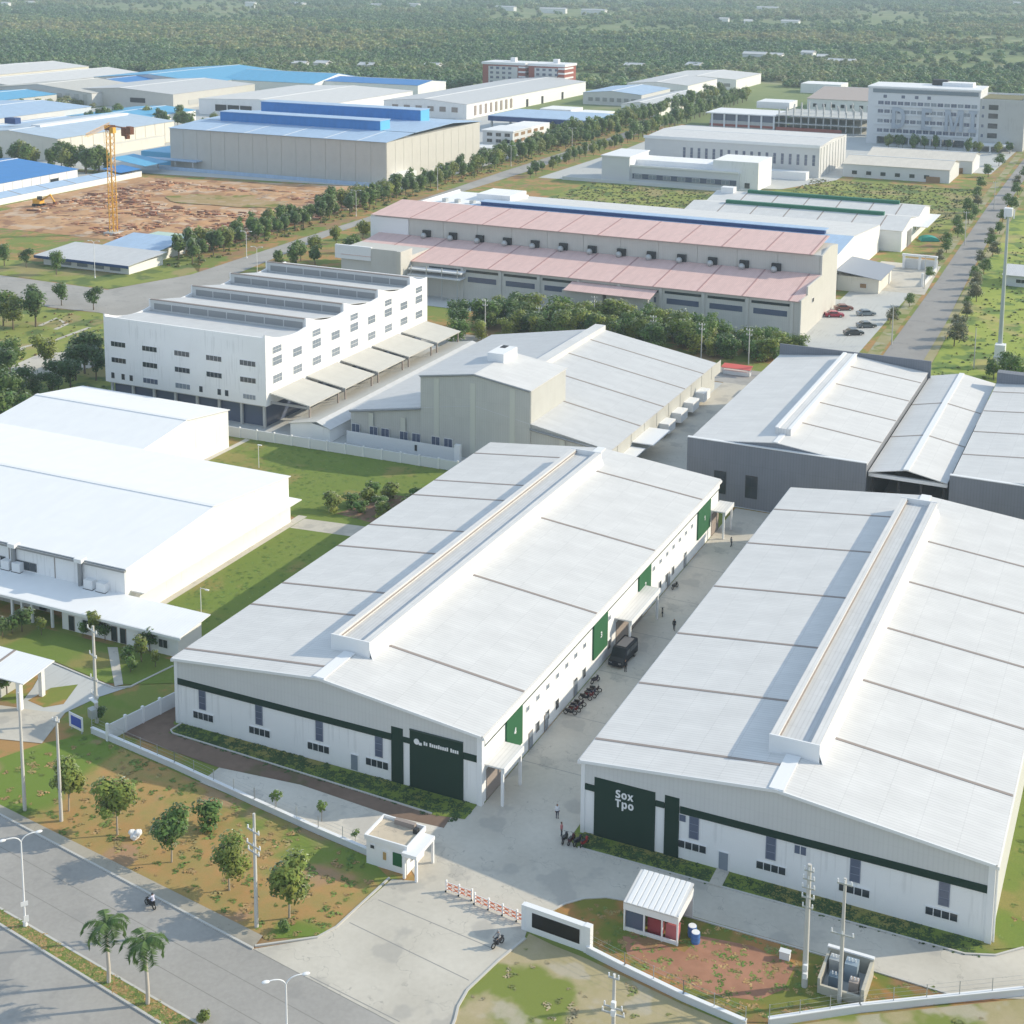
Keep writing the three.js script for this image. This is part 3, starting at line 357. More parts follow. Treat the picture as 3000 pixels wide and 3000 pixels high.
// ---------------------------------------------------------------- white sawtooth-roofed factory with its row of canopies
{
  const x0 = -210.5, x1 = -168.4, zf = -243, zb = -313.4, t = thing('sawtooth_factory', 'white four storey factory with blue-grey sawtooth roof', 'factory', -189, 0, -278);
  const peaks = [-258.4, -273.8, -289.2, -304.7], s = new THREE.Shape(); // outline seen from +x, u = -z
  s.moveTo(-zf, 5); s.lineTo(-zf, 20.2); s.lineTo(-zf + 3, 19.1); let prev = -zf + 3; for (const p of peaks) { const u = -p; s.quadraticCurveTo((prev + u) / 2, 17.4, u - 0.5, 18.4); s.lineTo(u, 18.5); s.lineTo(u, 20.3); s.lineTo(u + 1.2, 20.1); prev = u + 1.2; } s.quadraticCurveTo(-zb - 4, 18.3, -zb, 18.6); s.lineTo(-zb, 5);
  for (const [x, n] of [[x1 - 0.4, 'side_wall'], [x0, 'side_wall']]) { const g = new THREE.ExtrudeGeometry(s, { depth: 0.4, bevelEnabled: false, curveSegments: 8 }); g.rotateY(Math.PI / 2); const o = origin(t); part(t, n, g, mat.white, x - o[0], 0, -o[2]); }
  box(t, 'front_wall', mat.white, x0 + 0.4, x1 - 0.4, 5, 19.6, zf - 0.4, zf); box(t, 'back_wall', mat.white, x0 + 0.4, x1 - 0.4, 5, 18.4, zb, zb + 0.4);
  box(t, 'ground_storey', mat.glassBlue, x0 + 1.2, x1 - 1.2, 0, 5, zb + 1, zf - 1.6); box(t, 'floor_slab', mat.dull, x0 + 0.41, x1 - 0.41, 4.7, 5.0, zb + 0.41, zf - 0.41);
  for (let i = 0; i < 8; i++) { const x = x0 + 1 + i * 5.7; box(t, 'column', mat.dull, x - 0.25, x + 0.25, 0, 4.9, zf - 1.2, zf - 0.7); }
  const edges = [zf - 0.4, ...peaks, zb + 0.4];
  for (let i = 0; i < 5; i++) { const hi = i === 0 ? 18.9 : 20.0; slope(t, 'x', mat.roofGrey, x0 + 0.42, x1 - 0.42, edges[i + 1] + 0.1, 17.5, edges[i] - 0.05, hi, []); if (i < 4) { const c = box(t, 'clerestory', mat.cladGrey, x0 + 0.42, x1 - 0.42, 17.5, 20.1, edges[i + 1] - 0.12, edges[i + 1]); for (let k = 0; k < 8; k++) box(c, 'louvre', mat.gutter, x0 + 1.5 + k * 5.0, x0 + 6.2 + k * 5.0, 18.0, 19.4, edges[i + 1], edges[i + 1] + 0.08); box(t, 'coping', mat.seam, x0 + 0.42, x1 - 0.42, 20.1, 20.3, edges[i + 1] - 0.5, edges[i + 1] + 0.1); } }
  const fx = [-206.65, -198.2, -189.65, -181.4, -172.85];
  for (const x of fx) for (const y of [9.55, 13.15]) windowOn(t, 'z+', zf + 0.01, x - 2.0, x + 2.0, y, y + 1.2, 4, 1);
  windowOn(t, 'z+', zf + 0.01, -200.2, -196.2, 6.0, 7.2, 4, 1, mat.glassBlue); windowOn(t, 'z+', zf + 0.01, -191.6, -187.7, 6.0, 7.2, 4, 1, mat.glassPale); windowOn(t, 'z+', zf + 0.01, -174.2, -171.0, 6.0, 7.1, 4, 1, mat.glassPale);
  for (const x of [-208.4, -205.6, -203.4, -184.9, -180.2, -178.3]) windowOn(t, 'z+', zf + 0.01, x - 0.5, x + 0.5, 5.9, 7.3, 1, 1);
  const sz = [-247.2, -254.8, -262.4, -270.2, -278.2, -286.0, -293.8, -301.4, -309.0];
  sz.forEach((z, i) => { windowOn(t, 'x+', x1 + 0.01, z - 1.7, z + 1.7, 13.0, 14.9, 3, 2, mat.glassPale); windowOn(t, 'x+', x1 + 0.01, z - 1.7, z + 1.7, 9.2, 11.0, 3, 2, mat.glassPale); if (i % 2 === 0) windowOn(t, 'x+', x1 + 0.01, z - 1.6, z + 1.6, 15.6, 17.1, 3, 2, mat.glassPale); });
  for (let i = 0; i < 5; i++) { const c = new THREE.Group(); c.name = 'side_canopy'; t.add(c); const a = -244.2 - i * 14.0; slope(c, 'z', mat.roofBeige, a, a - 12.3, x1 + 0.1, 7.5, x1 + 9.8, 6.0, [], mat.seam, 'canopy_roof', 0.25); box(c, 'front_fascia', mat.gutter, x1 + 0.3, x1 + 9.8, 5.4, 5.9, a, a + 0.15); for (const z of [a - 0.6, a - 11.7]) box(c, 'post', mat.seam, x1 + 9.2, x1 + 9.5, 0, 5.8, z - 0.15, z + 0.15); }
}
{
  const t = thing('lean_to', 'long low cream-roofed building between sawtooth factory and grey-beige hall', 'building', -157, 0, -276);
  gableWall(t, 'wall', 'z', mat.white, -161.6, -152.2, -312, -241.5, 2.9, 3.7); slope(t, 'z', mat.roofBeige, -312.3, -241.2, -161.9, 2.9, -155.2, 4.1, []); slope(t, 'z', mat.roofGrey, -312.3, -241.2, -151.8, 2.9, -155.2, 4.1, []);
}

// ---------------------------------------------------------------- grey-beige hall with tall centre block
{
  const x0 = -149.9, x1 = -93.4, zf = -246, zb = -312.5, mid = -121.6, t = thing('factory_hall', 'grey-beige factory hall with taller block rising through its roof', 'factory', mid, 0, -279);
  gableWall(t, 'wall', 'z', mat.cladBeige, x0, x1, zf, zb, 5.95, 10.7);
  slope(t, 'z', mat.roofGrey, zf + 0.3, zb - 0.3, x0 - 0.3, 6.05, mid, 10.9, []); slope(t, 'z', mat.roofGrey, zf + 0.3, zb - 0.3, x1 + 0.3, 6.05, mid, 10.9, [-262, -276, -290, -303]);
  const a = -133.6, b = -109.7, bz = -263; gableWall(t, 'block_wall', 'z', mat.cladBeige, a, b, zf + 0.25, bz, 15.5, 17.2);
  box(t, 'block_side', mat.cladBeige, b + 0.005, b + 0.08, 8.7, 15.4, bz + 0.1, zf + 0.1); slope(t, 'z', mat.roofGrey, zf + 0.6, bz - 0.3, a - 0.3, 15.55, mid, 17.35, []); slope(t, 'z', mat.roofWhite, zf + 0.6, bz - 0.3, b + 0.3, 15.55, mid, 17.35, []);
  for (const x of [-145, -137.6, -130, -122, -113.5, -103]) box(t, 'translucent_strip', M(0.55, 0.56, 0.50, 0.6), x - 0.55, x + 0.55, 1.2, x > a && x < b ? 15.4 : 7.2 + (x > b ? 0 : -1.0), zf + 0.25, zf + 0.32);
  for (const [x, y, p, q] of [[a, 15.5, mid, 17.3], [b, 15.5, mid, 17.3], [x0, 6.0, a, 8.75], [x1, 6.0, b, 8.0]]) bar(t, 'verge_trim', mat.gutter, [x, y - 0.1, zf + 0.55], [p, q - 0.1, zf + 0.55], 0.2, 4);
  box(t, 'monitor', mat.roofWhite, mid - 1.3, mid + 1.3, 10.6, 12.0, bz - 0.4, zb); box(t, 'penthouse', mat.trim, mid - 2.0, mid + 1.6, 16.6, 19.0, bz + 1.0, bz + 7.5); box(t, 'penthouse_louvre', mat.dark, mid - 1.4, mid - 0.2, 18.9, 19.08, bz + 1.2, bz + 3.0);
  for (const x of [-148.6, -144.4, -141.7, -137.4, -134.6, -130.2, -127.4]) windowOn(t, 'z+', zf + 0.26, x - 0.95, x + 0.95, 1.6, 3.4, 2, 1, mat.glassBlue);
  for (let z = zf - 4; z > zb; z -= 7.5) box(t, 'side_panel', mat.cladBeige, x1 + 0.01, x1 + 0.07, 2.9, 5.8, z - 6.9, z); box(t, 'loading_canopy', mat.trim, x1, x1 + 4.5, 3.9, 4.1, -268, -258); box(t, 'loading_canopy', mat.trim, x1, x1 + 3, 3.1, 3.3, -257.6, -247); for (const z of [-276, -284, -292, -300]) box(t, 'loading_hood', mat.trim, x1, x1 + 2.2, 1.2, 3.2, z - 2.2, z + 2.2);
}
{ // boundary wall in front of it
  const t = thing('boundary_wall', 'long pale wall behind the lawn in front of grey-beige hall', 'wall', -146, 0, -238);
  for (let x = -174.5; x < -121; x += 4.1) { box(t, 'wall_panel', mat.paleWall, x, Math.min(x + 4.0, -121), 0, 2.1, -236.3 - (x + 174) * 0.03 - 0.15, -236.3 - (x + 174) * 0.03 + 0.05); box(t, 'pillar', mat.trim, x - 0.2, x + 0.06, 0, 2.3, -236.45 - (x + 174) * 0.03, -236.1 - (x + 174) * 0.03); }
}
{ const t = thing('wall', 'white shed wall with dark hatch beside the grey-beige hall', 'wall', -136, 0, -243); box(t, 'panel', mat.paleWall, -149.2, -124.6, 0, 2.6, -243.3, -243.1); box(t, 'hatch', mat.dark, -133.5, -133.0, 0.8, 2.0, -243.1, -243.02); box(t, 'pier', mat.trim, -124.6, -123.4, 0, 3.4, -243.6, -242.8); }

// ---------------------------------------------------------------- slate-walled halls on the right
{
  const t = thing('slate_hall', 'slate-grey walled hall with pale blue-white ridged roof', 'factory', -61.5, 0, -276);
  hall(t, 'z', -77.4, -45.6, -308.5, -244.4, 11.0, 12.8, mat.slate, mat.roofWhite, { over: 0.1, cuts: [], cuts2: [-258, -272, -286, -300] });
  box(t, 'front_parapet', mat.slate, -77.6, -45.4, 0, 11.65, -244.35, -243.9); box(t, 'rear_parapet', mat.slate, -77.6, -45.0, 0, 13.5, -309.1, -308.7); box(t, 'coping', mat.trim, -77.6, -45.4, 11.65, 11.8, -244.5, -243.8);
  const v = box(t, 'ridge_ventilator', mat.roofWhite, -62.9, -60.1, 12.2, 13.9, -306, -249.5); box(v, 'cap', mat.trim, -63.0, -62.3, 13.9, 14.05, -306, -249.5); box(v, 'cap', mat.trim, -60.7, -60.0, 13.9, 14.05, -306, -249.5);
  for (const x of [-71.3, -65.5]) windowOn(t, 'z+', -243.89, x - 1.1, x + 1.1, 2.0, 6.2, 2, 2, mat.glass, mat.dark);
}
{
  const t = thing('link_roof', 'lower white link roof between the two slate halls', 'building', -38.9, 0, -277);
  slope(t, 'z', mat.roofWhite, -311, -245.2, -45.3, 9.7, -38.9, 11.0, [-266, -288]); slope(t, 'z', mat.roofWhite, -311, -245.2, -32.0, 9.7, -38.9, 11.0, [-266, -288]); box(t, 'ridge_cap', mat.trim, -39.4, -38.4, 11.02, 11.18, -311, -245.2);
  box(t, 'end_beam', mat.trim, -45.3, -32.0, 8.9, 9.5, -246.2, -245.5); for (const x of [-44.6, -40.2, -36.4, -32.6]) box(t, 'post', mat.dark, x - 0.2, x + 0.2, 0, 9.0, -246.3, -245.9); box(t, 'inner_wall', mat.slate, -45.2, -32.1, 0, 8.6, -284, -283.6); box(t, 'stored_goods', mat.timber, -43.5, -34, 0.05, 3.2, -255, -250);
}
{
  const t = thing('slate_hall', 'slate-grey walled hall cut by right edge of frame', 'factory', -14, 0, -276);
  hall(t, 'z', -31.3, 6, -306.5, -244.4, 11.0, 12.6, mat.slate, mat.roofWhite, { over: 0.1, cuts: [-258, -272, -286, -300], cuts2: [] });
  box(t, 'front_parapet', mat.slate, -31.5, 6.2, 0, 11.75, -244.35, -243.9); box(t, 'rear_parapet', mat.slate, -31.4, 6.2, 0, 13.4, -309.1, -306.6); box(t, 'coping', mat.trim, -31.5, 6.2, 11.75, 11.9, -244.5, -243.8);
}

// ---------------------------------------------------------------- long factory with two pink roofs
{
  const t = thing('pink_roof_factory', 'long two-stepped factory with faded pink sheet roofs', 'factory', -150, 0, -385), x0 = -226, x1 = -87;
  box(t, 'lower_wall', mat.cladWarm, -202, x1, 0, 9.6, -388, -366); box(t, 'lower_wall', mat.cladWarm, x0, -202, 0, 11.4, -388, -366.4);
  const cuts = []; for (let x = -214; x < -88; x += 12.4) cuts.push(x);
  slope(t, 'x', mat.roofPink, x0 + 0.5, x1 + 0.1, -365.4, 9.8, -388, 12.6, cuts, M(0.42, 0.25, 0.24, 0.8)); slope(t, 'x', mat.roofPink, -228, x1 - 2.2, -387.3, 18.1, -407.5, 19.9, cuts, M(0.42, 0.25, 0.24, 0.8));
  box(t, 'upper_wall', mat.cladWarm, -227, x1 - 0.2, 10, 17.95, -407, -388.3);
  for (let i = 0; i < 11; i++) { const a = -214.4 + i * 11.55; box(t, 'wall_panel', mat.cladWarm, a, a + 11.35, 12.5, 17.7, -388.3, -388.15); }
  for (let i = 0; i < 13; i++) { const x = -208.5 + i * 9.1; const d = box(t, 'roof_hatch', mat.dark, x - 1.3, x + 1.3, 12.4, 14.7, -388.15, -387.4); const g = new THREE.SphereGeometry(0.95, 8, 6); const o = origin(d); part(d, 'turbine_vent', g, mat.steel, x - 0.3 - o[0], 13.2 - o[1], -386.3 - o[2]); }
  box(t, 'end_parapet', mat.trim, -228.4, -215.0, 11.0, 17.6, -388.6, -387.9); box(t, 'end_parapet', mat.trim, -227.6, -215.2, 8.5, 12.6, -366.4, -365.5); box(t, 'stair_block', mat.cladWarm, -215, -203, 0, 12.4, -366.3, -365.3); box(t, 'blade_wall', mat.cladWarm, -203.2, -201.8, 0, 13.6, -366.4, -359.5);
  gableWall(t, 'end_wall', 'x', mat.cladWarm, x1 - 0.18, x1 + 0.3, -407, -388, 17.9, 19.0, 0); box(t, 'end_wall', mat.cladWarm, x1 + 0.02, x1 + 0.42, 0, 12.6, -388, -372); box(t, 'end_wall', mat.cladWarm, x1 + 0.02, x1 + 0.42, 0, 10.3, -372, -365.2);
  windowOn(t, 'x+', x1 + 0.43, -379, -377, 7.2, 8.4, 1, 1, mat.dark);
  for (let i = 0; i < 9; i++) { const x = -196 + i * 12; box(t, 'band_window', mat.glass, x, x + 10.2, 8.2, 8.9, -366, -365.9); box(t, 'pilaster', mat.cladWarm, x + 10.5, x + 11.3, 0, 9.5, -366, -365.6); box(t, 'louvre_opening', mat.glassBlue, x + 0.6, x + 9.6, 5.4, 6.9, -366, -365.92); }
  box(t, 'balcony', mat.paleWall, -201, -184, 8.0, 8.4, -365.9, -362.5); box(t, 'balcony', mat.paleWall, -201, -184, 6.4, 6.8, -365.9, -361.8); for (const x of [-200, -195, -190, -185]) box(t, 'balcony_post', mat.steel, x - 0.12, x + 0.12, 0, 9.4, -362.6, -362.3);
  box(t, 'side_annex', mat.cladWarm, -139, -127, 0, 7.6, -365.9, -361); slope(t, 'x', mat.roofPink, -151, -126, -359.5, 7.6, -365.8, 8.8, []); box(t, 'side_annex', mat.cladWarm, -152, -140, 0, 7.4, -365.9, -361);
}
{
  const t = thing('roof_ventilated_hall', 'white and pale blue hall with dark blue ridge cap behind pink roofs', 'factory', -155, 0, -450), x0 = -224, x1 = -91;
  gableWall(t, 'wall', 'x', mat.white, x0, x1, -492, -408, 9.0, 12.2); slope(t, 'x', mat.roofPale, x0, x1, -407.6, 9.1, -450, 12.4, []); slope(t, 'x', mat.roofWhite, x0, x1, -492.4, 9.1, -450, 12.4, []);
  const c = box(t, 'ridge_cap', mat.blueTrim, -220, -100, 12.2, 13.6, -451.2, -449); box(c, 'cap_top', mat.roofPale, -220.3, -99.7, 13.6, 13.8, -453.5, -448.8);
  slope(t, 'z', M(0.30, 0.33, 0.38, 0.7), -448, -425, -77.5, 4.6, -90.8, 6.4, []); box(t, 'side_annex', mat.cream, -90.9, -78.5, 0, 4.6, -447, -427); windowOn(t, 'z+', -426.9, -84, -82, 1.4, 2.8, 1, 1, mat.timber);
}
{
  const t = thing('green_ridge_hall', 'white hall with two dark green ridge caps beside grassy plot', 'factory', -118, 0, -513), x0 = -162, x1 = -84;
  for (const [a, b, r] of [[-494, -526, 9.6], [-526, -552, 9.2]]) { gableWall(t, 'wall', 'x', mat.white, x0, x1, b, a, 7.2, r - 0.1); slope(t, 'x', mat.roofWhite, x0 - 0.4, x1 + 0.4, a + 0.3, 7.2, (a + b) / 2, r, [-150, -138, -126, -114, -102, -92]); slope(t, 'x', mat.roofWhite, x0 - 0.4, x1 + 0.4, b - 0.3, 7.2, (a + b) / 2, r, []); box(t, 'ridge_cap', mat.teal, x0 + 12, x1 - 9, r - 0.1, r + 1.1, (a + b) / 2 - 1, (a + b) / 2 + 1); }
  box(t, 'loading_door', mat.gutter, x1 + 0.02, x1 + 0.3, 0, 5.4, -512, -505); for (let i = 0; i < 5; i++) windowOn(t, 'x+', x1 + 0.02, -522 - i * 5.2, -519.5 - i * 5.2, 3.2, 4.8, 1, 1, mat.glassBlue); box(t, 'awning', mat.trim, x1, x1 + 5, 5.2, 5.4, -545, -516); box(t, 'roof_box', mat.trim, -160, -155, 8, 11, -540, -536);
}
{
  const t = thing('flat_roof_office', 'small bright white flat-roofed block behind pink-roofed factory', 'building', -230, 0, -462);
  box(t, 'wall', mat.white, -246, -218, 0, 10.4, -484, -446); box(t, 'parapet', mat.trim, -246.3, -217.7, 10.4, 11.2, -446.2, -445.6); box(t, 'parapet', mat.trim, -218.2, -217.6, 10.4, 11.2, -484, -446); box(t, 'parapet', mat.trim, -246.4, -245.8, 10.4, 11.2, -484, -446); box(t, 'stair_head', mat.white, -232, -218.5, 10.4, 12.6, -484, -470); for (const x of [-241, -236, -230]) box(t, 'roof_unit', mat.steel, x, x + 1.6, 10.4, 11.6, -462, -460);
}
{
  const t = thing('portal_gate', 'white open portal beside the narrow road on the right', 'gate', -73, 0, -450);
  for (const [x, z] of [[-78.5, -443], [-68.5, -443], [-78.5, -468], [-68.5, -468], [-73.5, -468]]) box(t, 'post', mat.trim, x - 0.35, x + 0.35, 0, 4.2, z - 0.35, z + 0.35); box(t, 'beam', mat.trim, -79, -68, 4.2, 4.8, -468.6, -467.4); box(t, 'rear_wall', mat.paleWall, -79, -68, 0, 3.2, -469.2, -468.9); box(t, 'side_wall', mat.paleWall, -68.3, -68.0, 0, 1.4, -467, -444);
}

// ---------------------------------------------------------------- farther plots
{
  const t = thing('blue_stepped_factory', 'huge grey-walled factory with stepped deep blue roof monitors', 'factory', -368, 0, -588), x0 = -426, x1 = -311, zf = -542, zb = -633;
  box(t, 'wall', mat.cladWarm, x0, x1, 0, 18.6, zb, zf);
  for (let i = 0; i < 15; i++) box(t, 'wall_panel', mat.cladWarm, x0 + i * 7.67 + 0.1, x0 + (i + 1) * 7.67 - 0.1, 0.2, 18.4, zf, zf + 0.15); for (let i = 0; i < 12; i++) box(t, 'wall_panel', mat.cladWarm, x1, x1 + 0.15, 0.2, 18.4, zf - 0.1 - i * 7.58, zf - (i + 1) * 7.58 + 0.1);
  slope(t, 'x', mat.roofPale, x0 - 0.5, x1 + 0.5, zf + 0.8, 18.7, -566, 20.3, [-405, -384, -363, -342, -325], mat.trim); slope(t, 'x', mat.roofPale, x0 - 0.5, x1 + 0.5, -567.5, 20.3, -604, 21.0, []); slope(t, 'x', mat.roofPale, x0 - 0.5, x1 + 0.5, zb - 0.8, 18.9, -604, 21.0, []);
  for (const [a, b, z, y0, y1] of [[-415, -328, -566, 20.0, 24.6], [-418, -328, -604, 20.4, 26.0]]) { const s = box(t, 'roof_step', mat.roofBlue, a, b, y0, y1, z - 9, z); box(s, 'step_roof', mat.roofPale, a - 0.4, b + 0.4, y1, y1 + 0.25, z - 9.4, z + 0.5); box(s, 'step_end', mat.skyTrim, b, b + 0.2, y0, y1, z - 8.8, z - 0.1); }
  box(t, 'base_wall', mat.roofPale, x0 - 2, x1 + 0.4, 0, 1.6, zf + 5.6, zf + 6); box(t, 'side_shed', mat.trim, x1, x1 + 5, 0, 4.6, -560, -546); box(t, 'side_shed', mat.skyTrim, x0 - 22, x0 - 1, 0, 6, zf - 34, zf - 6); box(t, 'front_shed', mat.roofPale, x0 - 14, x0 + 18, 4.2, 4.6, zf, zf + 5); for (const x of [-438, -430, -420, -410]) box(t, 'shed_post', mat.dull, x - 0.3, x + 0.3, 0, 4.2, zf + 4.2, zf + 4.7);
}
function simple(name, label, cat, axis, x0, x1, z0, z1, eave, ridge, wm, rm, extra, o) { const t = thing(name, label, cat, (x0 + x1) / 2, 0, (z0 + z1) / 2); hall(t, axis, x0, x1, z0, z1, eave, ridge, wm, rm, o); extra?.(t); return t; }
const bays = (t, face, at, a0, a1, n, y0, y1, m, w = 0.6, name = 'wall_opening') => { for (let i = 0; i < n; i++) { const c = a0 + (a1 - a0) * (i + 0.5) / n, h = Math.abs(a1 - a0) / n * w / 2; if (face === 'z') box(t, name, m, c - h, c + h, y0, y1, at, at + 0.25); else box(t, name, m, at, at + 0.25, y0, y1, c - h, c + h); } };
simple('cream_hall', 'cream-walled hall with grey-blue roof behind the tower crane', 'factory', 'z', -546, -486, -622, -534, 11.0, 13.4, mat.cream, MT(texRoofPale, 0.55, { color: col(1.15, 1.05, 0.95) }), (t) => { for (let i = 0; i < 11; i++) box(t, 'wall_panel', mat.cream, -486, -485.7, 0.4, 10.6, -535 - i * 7.9, -542.5 - i * 7.9); bays(t, 'x', -485.7, -536, -620, 5, 2.5, 4.2, mat.dull, 0.25); box(t, 'roof_window', mat.blueTrim, -540, -533, 13.2, 16.2, -560, -556); box(t, 'ridge_skylight', mat.trim, -519, -513, 13.2, 14.2, -618, -552); box(t, 'lean_to', mat.cream, -485.7, -480, 0, 5, -606, -548); });
simple('blue_roof_hall', 'white-walled hall with bright blue roof at left edge', 'factory', 'z', -500, -432, -486, -420, 6.2, 8.6, mat.white, mat.roofBlue, (t) => { for (let i = 0; i < 12; i++) box(t, 'wall_panel', mat.white, -432, -431.8, 0.3, 5.9, -421 - i * 5.3, -426 - i * 5.3); box(t, 'side_window', mat.glass, -431.8, -431.7, 2.5, 4, -474, -469); });
{ const t = thing('site_wall', 'long white wall with blue sheet roofs along the building site', 'wall', -421, 0, -470); box(t, 'wall', mat.white, -420.6, -420.2, 0, 2.4, -514, -412); slope(t, 'z', mat.roofPale, -500, -412, -420.7, 2.5, -427.5, 3.6, [-424, -440, -456, -472, -488]); slope(t, 'z', mat.roofBlue, -514, -500.2, -420.5, 3.4, -431, 4.6, []); slope(t, 'z', mat.roofSky, -533, -516, -420, 4.4, -440, 6.8, []); box(t, 'shed_wall', mat.dull, -428, -420.8, 0, 2.3, -514, -412); }
simple('pale_blue_hall', 'pale blue-roofed hall far left beyond the dark trees', 'factory', 'z', -660, -585, -672, -596, 9.5, 11.5, mat.cladGrey, mat.roofPale, (t) => box(t, 'gable_window', mat.blueTrim, -600, -593, 6, 9.5, -596, -595.7));
simple('beige_hall', 'beige-roofed hall with striped grey gable in far left rows', 'factory', 'z', -735, -645, -800, -742, 9, 13, mat.cladGrey, mat.roofBeige, (t) => bays(t, 'z', -742, -733, -647, 12, 1, 8, mat.dull, 0.5, 'wall_rib'));
simple('white_row_hall', 'long white roof in the far left rows, nearest of its stripes', 'factory', 'z', -800, -738, -905, -768, 8, 11, mat.white, mat.roofWhite, null);
simple('white_row_hall', 'long white roof in the far left rows, farthest of its stripes', 'factory', 'z', -880, -806, -925, -790, 9, 12, mat.cream, mat.roofWhite, null);
simple('tan_hall', 'tan-fronted hall with white side wall and grey-blue roof', 'factory', 'z', -672, -588, -842, -752, 10, 12.5, mat.cladWarm, mat.roofGrey, (t) => { box(t, 'side_wall', mat.cladWarm, -588, -587.6, 0, 9.8, -842, -752); box(t, 'painted_opening', mat.dark, -622, -610, 3.5, 6.5, -752, -751.7); bays(t, 'x', -587.6, -760, -838, 3, 2, 5, mat.dull, 0.4); });  // front opening is a solid dark panel, its unlit inside painted on
simple('sky_blue_hall', 'light blue-roofed hall behind the tan-fronted hall', 'factory', 'z', -732, -630, -955, -845, 9, 13, mat.cladGrey, mat.roofSky, null);
simple('sky_blue_hall', 'turquoise-blue peaked roof behind the white flat roofs', 'factory', 'x', -640, -560, -940, -875, 9, 14, mat.white, mat.roofSky, null);
simple('white_flat_hall', 'wide white-roofed hall directly behind the blue stepped factory', 'factory', 'z', -560, -470, -855, -742, 9.5, 11, mat.white, mat.roofWhite, (t) => { bays(t, 'z', -742, -548, -520, 3, 2.5, 6.5, mat.dark, 0.9); bays(t, 'z', -742, -500, -478, 5, 2, 6, mat.seam, 0.6); });
simple('blue_band_hall', 'white hall with deep blue roof band behind white roofs', 'factory', 'x', -560, -484, -930, -888, 10, 12, mat.white, mat.roofBlue, null);
simple('long_grey_hall', 'very long grey-roofed hall pointing to the red apartment blocks', 'factory', 'z', -456, -398, -985, -792, 9.2, 11.4, mat.white, mat.roofGrey, (t) => { bays(t, 'x', -398, -800, -860, 8, 1.5, 7.5, mat.seam, 0.4); for (const z of [-880, -905, -940]) box(t, 'side_door', mat.dark, -398, -397.7, 0, 5, z - 3, z); bays(t, 'z', -792, -452, -402, 6, 4, 7, mat.seam, 0.5); });
{ const t = thing('blue_canopy_hall', 'open shed with pale blue roof and deep blue fascia', 'shed', -330, 0, -765); box(t, 'roof', mat.roofPale, -362, -301, 8.2, 8.6, -790, -748); box(t, 'fascia', mat.blueTrim, -362, -301, 5.6, 8.2, -748.2, -747.6); box(t, 'end_fascia', mat.skyTrim, -301, -300.5, 4.6, 8.2, -790, -748); for (let i = 0; i < 6; i++) box(t, 'post', mat.dull, -361 + i * 11.8, -360 + i * 11.8, 0, 8, -750, -749); box(t, 'rear_wall', mat.dull, -362, -301, 0, 8, -790, -789); }
{ const t = thing('office_block', 'grey and white three storey office beside the far tree-lined road', 'office', -316, 0, -690); box(t, 'wall', mat.paleWall, -326, -309, 0, 10.2, -690, -667); box(t, 'wall', mat.white, -324, -309, 0, 10.6, -714, -690.3); box(t, 'roof_slab', mat.trim, -326.6, -308.4, 10.2, 10.7, -690, -666.4); for (let f = 0; f < 3; f++) { for (let i = 0; i < 3; i++) windowOn(t, 'z+', -666.98, -323.5 + i * 5, -320.5 + i * 5, 1.2 + f * 3.2, 3.0 + f * 3.2, 2, 1, mat.glass, mat.dull); for (let i = 0; i < 5; i++) windowOn(t, 'x+', -308.98, -674 - i * 8, -669 - i * 8, 1.2 + f * 3.2, 3.0 + f * 3.2, 3, 1, mat.timber, mat.trim); } }
{ const t = thing('gate_lodge', 'low white lodge at the corner by the grey office', 'building', -316, 0, -655); box(t, 'wall', mat.white, -324, -309, 0, 3.6, -660, -650); box(t, 'roof', mat.trim, -325, -308, 3.6, 4.0, -661, -649); windowOn(t, 'z+', -649.9, -320, -314, 1.2, 2.8, 3, 1); }
for (const [x0, x1, z0, z1, h, wm, rm, lab] of [[-372, -330, -975, -916, 8, mat.cladGrey, mat.roofPale, 'blue-grey hall behind the blue canopy shed'], [-368, -322, -1060, -990, 9, mat.white, mat.roofGrey, 'grey-roofed hall with sky blue stair head in far distance'], [-372, -310, -1140, -1070, 8, mat.white, mat.roofWhite, 'farthest white hall at end of tree-lined road'], [-324, -300, -960, -862, 7, mat.white, mat.roofGrey, 'narrow white-walled hall hugging the far avenue trees']]) simple('distant_hall', lab, 'factory', 'z', x0, x1, z0, z1, h, h + 1.8, wm, rm, (t) => bays(t, 'z', z1, x0 + 3, x1 - 3, 7, 2.5, 5, mat.gutter, 0.6));
{ const t = thing('yard_sheds', 'cluster of low white flat roofs behind blue canopy', 'shed', -335, 0, -830); box(t, 'block', mat.white, -366, -345, 0, 5, -850, -830); box(t, 'block', mat.white, -342, -322, 0, 4, -846, -826); box(t, 'wall', mat.paleWall, -372, -302, 0, 2.4, -826, -825.4); }
